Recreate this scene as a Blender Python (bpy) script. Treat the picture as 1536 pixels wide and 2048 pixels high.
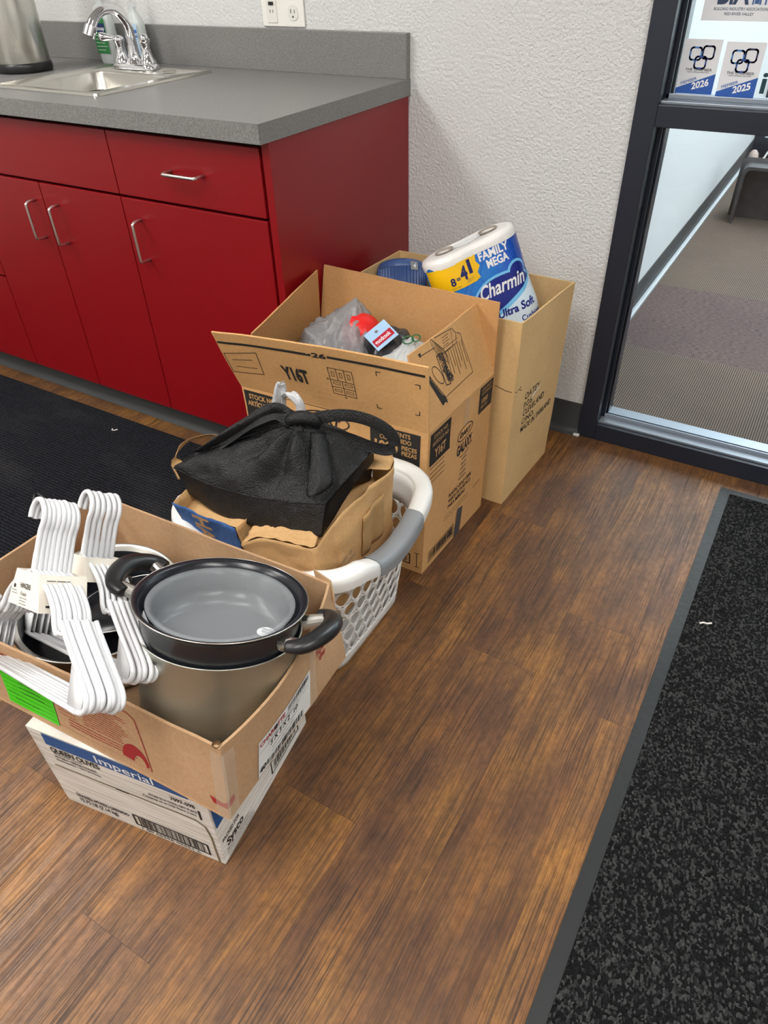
import bpy, bmesh, math, random
from mathutils import Vector, Matrix, noise
R = math.radians
random.seed(7)
S = bpy.context.scene
COL = S.collection
for o in list(bpy.data.objects): bpy.data.objects.remove(o)

# ------------------------------------------------------------------ camera
YAW, PIT, ROL, FPX = -0.551699747, 0.680481326, -0.0292697601, 1416.04
cam_d = bpy.data.cameras.new('camera'); cam = bpy.data.objects.new('camera', cam_d); COL.objects.link(cam)
fw = Vector((math.sin(YAW)*math.cos(PIT), math.cos(YAW)*math.cos(PIT), -math.sin(PIT)))
rt = Vector((math.cos(YAW), -math.sin(YAW), 0)); up = rt.cross(fw)
rt2 = rt*math.cos(ROL) + up*math.sin(ROL); up2 = -rt*math.sin(ROL) + up*math.cos(ROL)
cam.matrix_world = Matrix(((rt2.x, up2.x, -fw.x, 1.0452), (rt2.y, up2.y, -fw.y, -1.8861), (rt2.z, up2.z, -fw.z, 1.19965), (0, 0, 0, 1)))
cam_d.sensor_fit = 'VERTICAL'; cam_d.sensor_height = 36; cam_d.lens = FPX/2048*36; cam_d.clip_start = 0.02
S.camera = cam
S.view_settings.view_transform = 'Standard'; S.view_settings.look = 'None'
S.view_settings.exposure = 0.90; S.view_settings.gamma = 1
w = bpy.data.worlds.new('sky'); S.world = w; w.use_nodes = True
bg = w.node_tree.nodes['Background']; bg.inputs[0].default_value = (0.86, 0.93, 1.0, 1); bg.inputs[1].default_value = 2.6
LAMP = 10.0        # emission of the ceiling panels
LAMPC = (1.0, 0.985, 0.955)

# ------------------------------------------------------------------ materials
MATS = {}
def nt(name):
    m = bpy.data.materials.new(name); m.use_nodes = True
    return m, m.node_tree, m.node_tree.nodes['Principled BSDF']
def N(t, kind, **kw):
    n = t.nodes.new(kind)
    for k, v in kw.items(): setattr(n, k, v)
    return n
def coords(t, scale=(1, 1, 1), rot=(0, 0, 0), kind='Object'):
    tc = N(t, 'ShaderNodeTexCoord'); mp = N(t, 'ShaderNodeMapping')
    mp.inputs['Scale'].default_value = scale; mp.inputs['Rotation'].default_value = rot
    t.links.new(tc.outputs[kind], mp.inputs['Vector']); return mp.outputs[0]
def noise_n(t, vec, scale, detail=3, rough=.5):
    n = N(t, 'ShaderNodeTexNoise'); n.inputs['Scale'].default_value = scale; n.inputs['Detail'].default_value = detail
    n.inputs['Roughness'].default_value = rough
    if vec is not None: t.links.new(vec, n.inputs['Vector'])
    return n.outputs['Fac']
def ramp(t, fac, stops):
    r = N(t, 'ShaderNodeValToRGB'); e = r.color_ramp.elements
    while len(e) < len(stops): e.new(.5)
    for i, (p, c) in enumerate(stops):
        e[i].position = p; e[i].color = (*c, 1) if len(c) == 3 else c
    t.links.new(fac, r.inputs[0]); return r.outputs[0]
def mixc(t, fac, a, b, mode='MIX'):
    m = N(t, 'ShaderNodeMix', data_type='RGBA', blend_type=mode)
    for s, v in ((m.inputs[0], fac), (m.inputs[6], a), (m.inputs[7], b)):
        if isinstance(v, (int, float)): s.default_value = v
        elif isinstance(v, tuple): s.default_value = (*v, 1)
        else: t.links.new(v, s)
    return m.outputs[2]
def mth(t, op, a, b=0.0, c=None):
    m = N(t, 'ShaderNodeMath', operation=op)
    for s, v in zip(m.inputs, (a, b) if c is None else (a, b, c)):
        if isinstance(v, (int, float)): s.default_value = v
        else: t.links.new(v, s)
    return m.outputs[0]
def bump(t, b, h, strength=.3, dist=.002, nrm=None):
    n = N(t, 'ShaderNodeBump'); n.inputs['Strength'].default_value = strength; n.inputs['Distance'].default_value = dist
    t.links.new(h, n.inputs['Height'])
    if nrm: t.links.new(nrm, n.inputs['Normal'])
    t.links.new(n.outputs[0], b.inputs['Normal']); return n.outputs[0]
def srgb(r, g, b):
    f = lambda c: (c/255/12.92 if c/255 <= .04045 else ((c/255+.055)/1.055)**2.4)
    return (f(r), f(g), f(b))
def M(name, col, rough=.5, metal=0, var=0, vscale=30, bs=0, bscale=200, bdist=.001, spec=.5, **kw):
    if name in MATS: return MATS[name]
    m, t, b = nt(name); b.inputs['Base Color'].default_value = (*col, 1)
    b.inputs['Roughness'].default_value = rough; b.inputs['Metallic'].default_value = metal
    b.inputs['Specular IOR Level'].default_value = spec
    v = coords(t)
    if var:
        f = noise_n(t, v, vscale, 4)
        c = ramp(t, f, [(.3, tuple(x*(1-var) for x in col)), (.7, tuple(min(1, x*(1+var)) for x in col))])
        t.links.new(c, b.inputs['Base Color'])
    if bs: bump(t, b, noise_n(t, v, bscale, 3), bs, bdist)
    for k, x in kw.items(): b.inputs[k.replace('_', ' ')].default_value = x
    MATS[name] = m; return m

wallm = M('painted wall', srgb(216, 216, 214), .7, bs=.8, bscale=130, bdist=.006)
wall2m = M('hall wall paint', srgb(222, 226, 228), .7, bs=.3, bscale=150, bdist=.003)
ceilm = M('ceiling tile', (.8, .8, .78), .9)
red = M('red laminate', srgb(134, 6, 16), .36, bs=.04, bscale=600)
red_edge = M('red laminate edge', srgb(118, 8, 15), .42)
darkgap = M('dark cabinet carcase', srgb(40, 10, 12), .6)
rubber = M('grey rubber base', srgb(62, 64, 66), .5, bs=.05, bscale=300)
alu = M('dark bronze aluminium', srgb(26, 33, 47), .38, metal=.0, spec=.6)
alu_in = M('bright aluminium bead', srgb(150, 158, 168), .35, metal=.6)
steel = M('brushed steel', (.62, .60, .55), .28, metal=1, bs=.03, bscale=400)
chrome = M('chrome', (.80, .80, .82), .06, metal=1)
nickel = M('satin nickel', (.72, .69, .66), .32, metal=1)
blackp = M('black plastic', (.012, .012, .013), .35)
nonstick = M('black nonstick coating', (.012, .013, .017), .25, bs=.05, bscale=500)
whitep = M('white plastic', (.80, .80, .80), .35)
basketm = M('white basket plastic', (.82, .815, .79), .42)
gripm = M('grey grip', srgb(140, 144, 148), .45)
hangm = M('glossy white hanger plastic', (.74, .74, .75), .25)
silver = M('old silver tape', srgb(70, 72, 80), .4)
ink = M('black ink', srgb(36, 34, 32), .7)
inkred = M('red ink', srgb(160, 35, 38), .7)
inkwhite = M('white ink', srgb(238, 238, 238), .6)
inkblue = M('blue ink', srgb(20, 86, 150), .5)
inkkraft = M('kraft showing through', srgb(196, 152, 98), .8)
inkgrey = M('grey ink', srgb(110, 108, 104), .7)
paperw = M('white paper', srgb(232, 228, 220), .7)
green = M('green sticker', srgb(76, 215, 20), .6)
white_lbl = M('white label', srgb(228, 228, 226), .55)

def cardboard(name, c, dark=.10, line_axis=2):
    if name in MATS: return MATS[name]
    m, t, b = nt(name); v = coords(t)
    a = noise_n(t, v, 7, 5, .6); f = noise_n(t, v, 160, 2)
    base = ramp(t, a, [(.3, tuple(x*(1-dark) for x in c)), (.7, tuple(x*(1+dark*.6) for x in c))])
    base = mixc(t, .05, base, ramp(t, f, [(.3, (.15, .1, .06)), (.7, (1, .95, .85))]))
    t.links.new(base, b.inputs['Base Color']); b.inputs['Roughness'].default_value = .78
    sc = coords(t, (1, 1, .02) if line_axis == 2 else (.02, 1, 1))
    l = noise_n(t, sc, 220, 1)
    h = mth(t, 'ADD', mth(t, 'MULTIPLY', l, .35), noise_n(t, v, 22, 4))
    bump(t, b, h, .28, .003)
    MATS[name] = m; return m
kraft = cardboard('dart kraft board', srgb(214, 162, 100))
kraft_in = cardboard('dart kraft inside', srgb(198, 146, 88))
kraft2 = cardboard('pale kraft board', srgb(222, 184, 126))
kraft3 = cardboard('brown tray board', srgb(188, 148, 108))
kraft3_in = cardboard('brown tray inside', srgb(184, 148, 108))
kbag = cardboard('kraft paper bag', srgb(204, 160, 104), .14)
bluebag = cardboard('blue printed bag paper', srgb(24, 84, 150), .08)
whiteboard = None
def white_carton():
    m, t, b = nt('white streaked board'); v = coords(t, (1.2, 1.2, 60))
    c = ramp(t, noise_n(t, v, 6, 4), [(.35, srgb(200, 192, 180)), (.6, srgb(238, 234, 228))])
    t.links.new(c, b.inputs['Base Color']); b.inputs['Roughness'].default_value = .6; return m
whiteboard = white_carton()

def laminate():
    m, t, b = nt('grey speckled laminate'); v = coords(t)
    n1 = noise_n(t, v, 420, 2); n2 = noise_n(t, v, 1100, 1)
    c = ramp(t, n1, [(.32, srgb(98, 97, 96)), (.5, srgb(120, 119, 117)), (.68, srgb(146, 144, 141))])
    c = mixc(t, .3, c, ramp(t, n2, [(.35, srgb(84, 84, 85)), (.65, srgb(160, 158, 154))]))
    t.links.new(c, b.inputs['Base Color']); b.inputs['Roughness'].default_value = .36
    bump(t, b, n1, .05, .0005); return m
lam = laminate()

def wood_floor():
    m, t, b = nt('vinyl wood planks')
    at = N(t, 'ShaderNodeAttribute', attribute_name='pl'); sx = N(t, 'ShaderNodeSeparateXYZ'); t.links.new(at.outputs['Vector'], sx.inputs[0])
    idr = sx.outputs[2]
    uv = N(t, 'ShaderNodeUVMap', uv_map='UVMap'); us = N(t, 'ShaderNodeSeparateXYZ'); t.links.new(uv.outputs[0], us.inputs[0])
    tc = N(t, 'ShaderNodeTexCoord'); sep = N(t, 'ShaderNodeSeparateXYZ'); t.links.new(tc.outputs['Object'], sep.inputs[0])
    off = mth(t, 'MULTIPLY', idr, 37.0)
    def vec(xs, ys, dz=0.0, warp=None):
        cb = N(t, 'ShaderNodeCombineXYZ')
        xx = mth(t, 'MULTIPLY', sep.outputs[0], xs)
        if warp is not None: xx = mth(t, 'ADD', xx, warp)
        t.links.new(xx, cb.inputs[0]); t.links.new(mth(t, 'MULTIPLY', sep.outputs[1], ys), cb.inputs[1])
        t.links.new(mth(t, 'ADD', off, dz), cb.inputs[2]); return cb.outputs[0]
    blot = noise_n(t, vec(9, 4.2), 1.0, 5, .66)
    blot2 = noise_n(t, vec(22, 5, 3), 1.0, 4, .65)
    wrp = mth(t, 'MULTIPLY', noise_n(t, vec(5, 2.5, 9), 1.0, 2), 7.0)
    grain = noise_n(t, vec(330, 5.0, 5, wrp), 1.0, 3, .6)
    fine = noise_n(t, vec(520, 9, 2, wrp), 1.0, 2, .5)
    mott = noise_n(t, vec(95, 60, 21), 1.0, 4, .65)
    base = ramp(t, blot, [(.30, srgb(68, 46, 36)), (.42, srgb(102, 69, 46)), (.54, srgb(130, 90, 50)), (.70, srgb(170, 120, 58))])
    tone = ramp(t, idr, [(0, srgb(104, 74, 55)), (.5, srgb(120, 84, 54)), (1, srgb(142, 100, 56))])
    base = mixc(t, .38, base, tone)
    patch = ramp(t, blot2, [(.32, (.62, .6, .66)), (.5, (1, 1, 1)), (.7, (1.28, 1.18, .95))])
    base = mixc(t, .85, base, patch, 'MULTIPLY')
    gm = ramp(t, grain, [(.38, (0, 0, 0)), (.50, (1, 1, 1))])
    gmask = ramp(t, noise_n(t, vec(6, 3, 12), 1.0, 3), [(.36, (.30, .30, .30)), (.6, (.95, .95, .95))])
    dark = mixc(t, 1.0, base, (.30, .29, .30), 'MULTIPLY')
    gi = mth(t, 'SUBTRACT', 1.0, gm); gi = mth(t, 'MULTIPLY', gi, gmask)
    base = mixc(t, gi, base, dark)
    fl = ramp(t, fine, [(.40, (.62, .60, .58)), (.52, (1.06, 1.05, 1.02)), (.66, (1.22, 1.18, 1.12))])
    base = mixc(t, .7, base, fl, 'MULTIPLY')
    base = mixc(t, .75, base, ramp(t, mott, [(.34, (.68, .66, .66)), (.5, (1, 1, 1)), (.68, (1.22, 1.18, 1.10))]), 'MULTIPLY')
    # seams
    du = mth(t, 'MINIMUM', us.outputs[0], mth(t, 'SUBTRACT', .1515, us.outputs[0]))
    dv = mth(t, 'MINIMUM', us.outputs[1], mth(t, 'SUBTRACT', .914, us.outputs[1]))
    dd = mth(t, 'MINIMUM', du, dv)
    sm = mth(t, 'LESS_THAN', dd, .0009)
    base = mixc(t, mth(t, 'MULTIPLY', sm, .45), base, srgb(60, 36, 22))
    t.links.new(base, b.inputs['Base Color'])
    rr = ramp(t, grain, [(.3, (.55, .55, .55)), (.6, (.36, .36, .36))]); t.links.new(rr, b.inputs['Roughness'])
    h = mth(t, 'ADD', mth(t, 'MULTIPLY', gm, .5), mth(t, 'MULTIPLY', mth(t, 'SUBTRACT', 1.0, sm), 1.5))
    bump(t, b, h, .35, .0012); return m

def mat_speckle():
    m, t, b = nt('berber mat pile'); v = coords(t)
    vo = N(t, 'ShaderNodeTexVoronoi'); vo.inputs['Scale'].default_value = 270; t.links.new(coords(t, (1, .75, 1), (0, 0, R(38))), vo.inputs['Vector'])
    cell = N(t, 'ShaderNodeSeparateColor'); t.links.new(vo.outputs['Color'], cell.inputs[0])
    c = ramp(t, cell.outputs[0], [(.0, (.005, .005, .0055)), (.55, (.011, .011, .012)), (.75, (.045, .045, .045)), (1, (.078, .078, .076))])
    f = noise_n(t, v, 700, 2)
    c = mixc(t, .5, c, ramp(t, f, [(.35, (.2, .2, .2)), (.7, (1.3, 1.3, 1.3))]), 'MULTIPLY')
    t.links.new(c, b.inputs['Base Color']); b.inputs['Roughness'].default_value = .95; b.inputs['Specular IOR Level'].default_value = .15
    h = mth(t, 'SUBTRACT', 1.0, vo.outputs['Distance']); bump(t, b, h, .9, .006); return m
def mat_ribbed():
    m, t, b = nt('black ribbed mat pile'); v = coords(t)
    w1 = N(t, 'ShaderNodeTexWave', wave_type='BANDS', bands_direction='Y'); w1.inputs['Scale'].default_value = 32
    w1.inputs['Distortion'].default_value = 3.5; w1.inputs['Detail'].default_value = 2; w1.inputs['Detail Scale'].default_value = 6
    t.links.new(v, w1.inputs['Vector'])
    dust = noise_n(t, coords(t, (1.5, 4, 1)), 1.6, 5)
    c = ramp(t, w1.outputs['Fac'], [(.2, (.005, .006, .008)), (.9, (.022, .024, .030))])
    c = mixc(t, mth(t, 'MULTIPLY', ramp(t, dust, [(.52, (0, 0, 0)), (.75, (1, 1, 1))]), .12), c, (.16, .16, .15))
    t.links.new(c, b.inputs['Base Color']); b.inputs['Roughness'].default_value = .95; b.inputs['Specular IOR Level'].default_value = .15
    bump(t, b, mth(t, 'ADD', w1.outputs['Fac'], noise_n(t, v, 300, 2)), .8, .004); return m
def carpet_tiles():
    m, t, b = nt('hall carpet tiles'); v = coords(t)
    sep = N(t, 'ShaderNodeSeparateXYZ'); t.links.new(v, sep.inputs[0])
    y = sep.outputs[1]
    band = mth(t, 'FRACT', mth(t, 'MULTIPLY', mth(t, 'ADD', y, .55), 1/1.28)); isdot = mth(t, 'LESS_THAN', band, .5*1.92*.99)
    isdot = mth(t, 'ADD', mth(t, 'LESS_THAN', y, .67), mth(t, 'GREATER_THAN', y, 1.32)); 
    ch = N(t, 'ShaderNodeTexChecker'); ch.inputs['Scale'].default_value = 200; t.links.new(coords(t, (1, 1, 0), (0, 0, R(45))), ch.inputs['Vector'])
    st = noise_n(t, coords(t, (60, 420, 1)), 1.0, 3)
    big = noise_n(t, v, 2.2, 3)
    dots = mixc(t, ch.outputs['Fac'], srgb(50, 43, 42), srgb(136, 122, 110))
    strk = ramp(t, st, [(.3, srgb(60, 51, 53)), (.7, srgb(124, 108, 104))])
    c = mixc(t, isdot, strk, dots)
    c = mixc(t, .6, c, ramp(t, big, [(.35, (.8, .78, .8)), (.65, (1.1, 1.05, 1))]), 'MULTIPLY')
    t.links.new(c, b.inputs['Base Color']); b.inputs['Roughness'].default_value = .9; b.inputs['Specular IOR Level'].default_value = .2
    bump(t, b, mth(t, 'ADD', st, ch.outputs['Fac']), .4, .002); return m
def fabric_black():
    m, t, b = nt('black nonwoven fabric'); v = coords(t)
    vo = N(t, 'ShaderNodeTexVoronoi'); vo.inputs['Scale'].default_value = 520; t.links.new(v, vo.inputs['Vector'])
    b.inputs['Base Color'].default_value = (.0045, .0045, .005, 1); b.inputs['Roughness'].default_value = .42
    b.inputs['Specular IOR Level'].default_value = .45
    bump(t, b, mth(t, 'ADD', mth(t, 'MULTIPLY', vo.outputs['Distance'], .4), noise_n(t, v, 18, 4)), .5, .006); return m
def glass(name, tint, gloss=.05):
    m = bpy.data.materials.new(name); m.use_nodes = True; t = m.node_tree; t.nodes.clear()
    o = N(t, 'ShaderNodeOutputMaterial'); mx = N(t, 'ShaderNodeMixShader'); tr = N(t, 'ShaderNodeBsdfTransparent'); gl = N(t, 'ShaderNodeBsdfGlossy')
    fr = N(t, 'ShaderNodeFresnel'); fr.inputs[0].default_value = 1.35
    tr.inputs[0].default_value = (*tint, 1); gl.inputs['Roughness'].default_value = gloss
    t.links.new(fr.outputs[0], mx.inputs[0]); t.links.new(tr.outputs[0], mx.inputs[1]); t.links.new(gl.outputs[0], mx.inputs[2]); t.links.new(mx.outputs[0], o.inputs[0]); return m
def film(name, col, opac, rough=.2, bs=.6):
    m, t, b = nt(name); b.inputs['Base Color'].default_value = (*col, 1); b.inputs['Roughness'].default_value = rough
    b.inputs['Alpha'].default_value = opac; v = coords(t); bump(t, b, noise_n(t, v, 45, 4), bs, .006); return m
def emis(name, col, s):
    m = bpy.data.materials.new(name); m.use_nodes = True; t = m.node_tree; t.nodes.clear()
    o = N(t, 'ShaderNodeOutputMaterial'); e = N(t, 'ShaderNodeEmission'); e.inputs[0].default_value = (*col, 1); e.inputs[1].default_value = s
    t.links.new(e.outputs[0], o.inputs[0]); return m
floorm = wood_floor(); speckle = mat_speckle(); ribbed = mat_ribbed(); carpetm = carpet_tiles(); fabric = fabric_black()
pane = glass('window glass', (.93, .96, .96), .02)
clearp = film('frosted clear plastic', (.58, .61, .63), .20, .2, .1)
greyfilm = film('grey shopping bag film', (.30, .30, .31), .72, .22, 1.0)
palefilm = film('pale shopping bag film', (.62, .64, .64), .86, .25, 1.0)
silverfilm = film('whitish bag film', (.70, .71, .73), .85, .22, 1.0)
tape = film('clear packing tape', (.80, .72, .58), .22, .12, .3)

# ------------------------------------------------------------------ mesh helpers
def obj(name, me, m=None, parent=None, smooth=False):
    o = bpy.data.objects.new(name, me); COL.objects.link(o)
    if parent is not None: o.parent = parent
    if m is not None and not me.materials: me.materials.append(m)
    if smooth:
        for p in me.polygons: p.use_smooth = True
    return o
def mk(name, v, f, m=None, parent=None, smooth=False, recalc=True):
    me = bpy.data.meshes.new(name); me.from_pydata([tuple(x) for x in v], [], f); me.update()
    if recalc:
        b = bmesh.new(); b.from_mesh(me); bmesh.ops.recalc_face_normals(b, faces=b.faces); b.to_mesh(me); b.free()
    return obj(name, me, m, parent, smooth)
class MB:
    def __init__(s): s.v = []; s.f = []
    def add(s, v, f):
        n = len(s.v); s.v += [Vector(x) for x in v]; s.f += [tuple(i+n for i in q) for q in f]; return s
    def box(s, a, b):
        x0, y0, z0 = a; x1, y1, z1 = b
        return s.add([(x0,y0,z0),(x1,y0,z0),(x1,y1,z0),(x0,y1,z0),(x0,y0,z1),(x1,y0,z1),(x1,y1,z1),(x0,y1,z1)],
                     [(3,2,1,0),(4,5,6,7),(0,1,5,4),(1,2,6,5),(2,3,7,6),(3,0,4,7)])
    def tube(s, pts, r, n=10, closed=False, flat=1.0, upv=None):
        pts = [Vector(p) for p in pts]; k = len(pts); V = []; prev = None
        for i, p in enumerate(pts):
            a = pts[(i-1) % k] if (closed or i) else p; b = pts[(i+1) % k] if (closed or i < k-1) else p
            d = (b-a).normalized()
            u = Vector(upv) if upv is not None else (prev if prev is not None else (Vector((0, 0, 1)) if abs(d.z) < .9 else Vector((1, 0, 0))))
            u = (u - d*u.dot(d)).normalized(); w_ = d.cross(u); prev = u
            rr = r[i] if isinstance(r, (list, tuple)) else r
            for j in range(n):
                t = 2*math.pi*j/n; V.append(p + u*(math.cos(t)*rr*flat) + w_*(math.sin(t)*rr))
        F = []
        for i in range(k if closed else k-1):
            for j in range(n):
                F.append((i*n+j, i*n+(j+1) % n, ((i+1) % k)*n+(j+1) % n, ((i+1) % k)*n+j))
        if not closed: F += [tuple(range(n))[::-1], tuple((k-1)*n+j for j in range(n))]
        return s.add(V, F)
    def lathe(s, prof, n=64, c=(0, 0, 0), caps=False):
        V = []; F = []; k = len(prof)
        for (r, z) in prof:
            for j in range(n):
                t = 2*math.pi*j/n; V.append((c[0]+r*math.cos(t), c[1]+r*math.sin(t), c[2]+z))
        for i in range(k-1):
            for j in range(n): F.append((i*n+j, i*n+(j+1) % n, (i+1)*n+(j+1) % n, (i+1)*n+j))
        if caps: F += [tuple(range(n))[::-1], tuple((k-1)*n+j for j in range(n))]
        return s.add(V, F)
    def grid(s, fn, nu, nv, closed=False):
        V = [fn(i/nu, j/nv) for j in range(nv+1) for i in range(nu if closed else nu+1)]; W = nu if closed else nu+1; F = []
        for j in range(nv):
            for i in range(nu): F.append((j*W+i, j*W+(i+1) % W, (j+1)*W+(i+1) % W, (j+1)*W+i))
        return s.add(V, F)
    def build(s, name, m=None, parent=None, smooth=False, bevel=0, solid=0, sub=0, recalc=True):
        o = mk(name, s.v, s.f, m, parent, smooth, recalc)
        if solid:
            q = o.modifiers.new('thick', 'SOLIDIFY'); q.thickness = solid; q.offset = 0
        if bevel:
            q = o.modifiers.new('bev', 'BEVEL'); q.width = bevel; q.segments = 2; q.limit_method = 'ANGLE'; q.angle_limit = R(40)
        if sub:
            q = o.modifiers.new('sub', 'SUBSURF'); q.levels = sub; q.render_levels = sub
        return o
def auto(o, ang=40):
    me = o.data
    for p in me.polygons: p.use_smooth = True
    b = bmesh.new(); b.from_mesh(me)
    for e in b.edges:
        if len(e.link_faces) == 2 and e.calc_face_angle(0) > R(ang): e.smooth = False
    b.to_mesh(me); b.free(); return o
def tag(o, label=None, cat=None, group=None, kind=None):
    if label: o['label'] = label
    if cat: o['category'] = cat
    if group: o['group'] = group
    if kind: o['kind'] = kind
    return o
def thing(name, label, cat, loc=(0, 0, 0), group=None, mat=None):
    o = bpy.data.objects.new(name, None); COL.objects.link(o); o.empty_display_size = .05
    if mat is not None: o.matrix_world = mat
    else: o.location = loc
    return tag(o, label, cat, group)
def spline(pts, n=8, closed=False):
    pts = [Vector(p) for p in pts]; k = len(pts); out = []
    for i in range(k if closed else k-1):
        p0 = pts[(i-1) % k] if (closed or i) else pts[0]; p1 = pts[i]; p2 = pts[(i+1) % k]; p3 = pts[(i+2) % k] if (closed or i < k-2) else pts[-1]
        for j in range(n):
            t = j/n; out.append(.5*((2*p1)+(p2-p0)*t+(2*p0-5*p1+4*p2-p3)*t*t+(3*p1-p0-3*p2+p3)*t**3))
    if not closed: out.append(pts[-1])
    return out
def frame(loc, zdir, xdir=(1, 0, 0)):
    z = Vector(zdir).normalized(); x = Vector(xdir); x = (x - z*x.dot(z)).normalized(); y = z.cross(x)
    return Matrix(((x.x, y.x, z.x, loc[0]), (x.y, y.y, z.y, loc[1]), (x.z, y.z, z.z, loc[2]), (0, 0, 0, 1)))

# ---- flat or bent sheets with printing laid on them
class Sheet:
    """bilinear sheet BL, BR, TR, TL (outer side); size in metres along u and v"""
    def __init__(s, BL, BR, TR, TL, amp=0.0, seed=0, bend=0.0, arch=0.0):
        s.arch = arch
        s.c = [Vector(p) for p in (BL, BR, TR, TL)]; s.amp = amp; s.seed = seed; s.bend = bend
        s.U = ((s.c[1]-s.c[0]).length+(s.c[2]-s.c[3]).length)/2; s.V = ((s.c[3]-s.c[0]).length+(s.c[2]-s.c[1]).length)/2
        s.n = (s.c[1]-s.c[0]).cross(s.c[3]-s.c[0]).normalized()
    def at(s, u, v, off=0.0):
        a = u/s.U; b = v/s.V; a_ = min(1, max(0, a)); b_ = min(1, max(0, b))
        p = s.c[0]*(1-a)*(1-b)+s.c[1]*a*(1-b)+s.c[2]*a*b+s.c[3]*(1-a)*b
        d = off
        if s.amp:
            q = Vector((u*7, v*7, s.seed*5.3))
            d += s.amp*(noise.noise(q)+.45*noise.noise(q*2.3))*min(1, b_*6)
        if s.bend: d += s.bend*4*a_*(1-a_)*b_
        if s.arch: p = p + (s.c[3]-s.c[0]).normalized()*(s.arch*4*a_*(1-a_)*b_)
        return p + s.n*d
    def slab(s, mb, t, nu=12, nv=8):
        o = len(mb.v)
        mb.grid(lambda a, b: s.at(a*s.U, b*s.V), nu, nv); mb.grid(lambda a, b: s.at((1-a)*s.U, b*s.V, -t), nu, nv)
        W = nu+1; n1 = W*(nv+1)
        F = lambda i, j: o+j*W+i
        B = lambda i, j: o+n1+j*W+(nu-i)
        for i in range(nu):
            mb.f.append((F(i, 0), B(i, 0), B(i+1, 0), F(i+1, 0))); mb.f.append((F(i+1, nv), B(i+1, nv), B(i, nv), F(i, nv)))
        for j in range(nv):
            mb.f.append((F(0, j+1), B(0, j+1), B(0, j), F(0, j))); mb.f.append((F(nu, j), B(nu, j), B(nu, j+1), F(nu, j+1)))
        return mb
TXT = {}
def textmesh(s, bold=0.0):
    k = (s, bold)
    if k in TXT: return TXT[k]
    c = bpy.data.curves.new('t', 'FONT'); c.body = s; c.size = 1; c.resolution_u = 3; c.offset = bold
    o = bpy.data.objects.new('t', c); COL.objects.link(o); bpy.context.view_layer.update()
    me = bpy.data.meshes.new_from_object(o); vs = [(v.co.x, v.co.y) for v in me.vertices]; fs = [tuple(p.vertices) for p in me.polygons]
    bpy.data.objects.remove(o); bpy.data.curves.remove(c); bpy.data.meshes.remove(me)
    TXT[k] = (vs, fs); return TXT[k]
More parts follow.
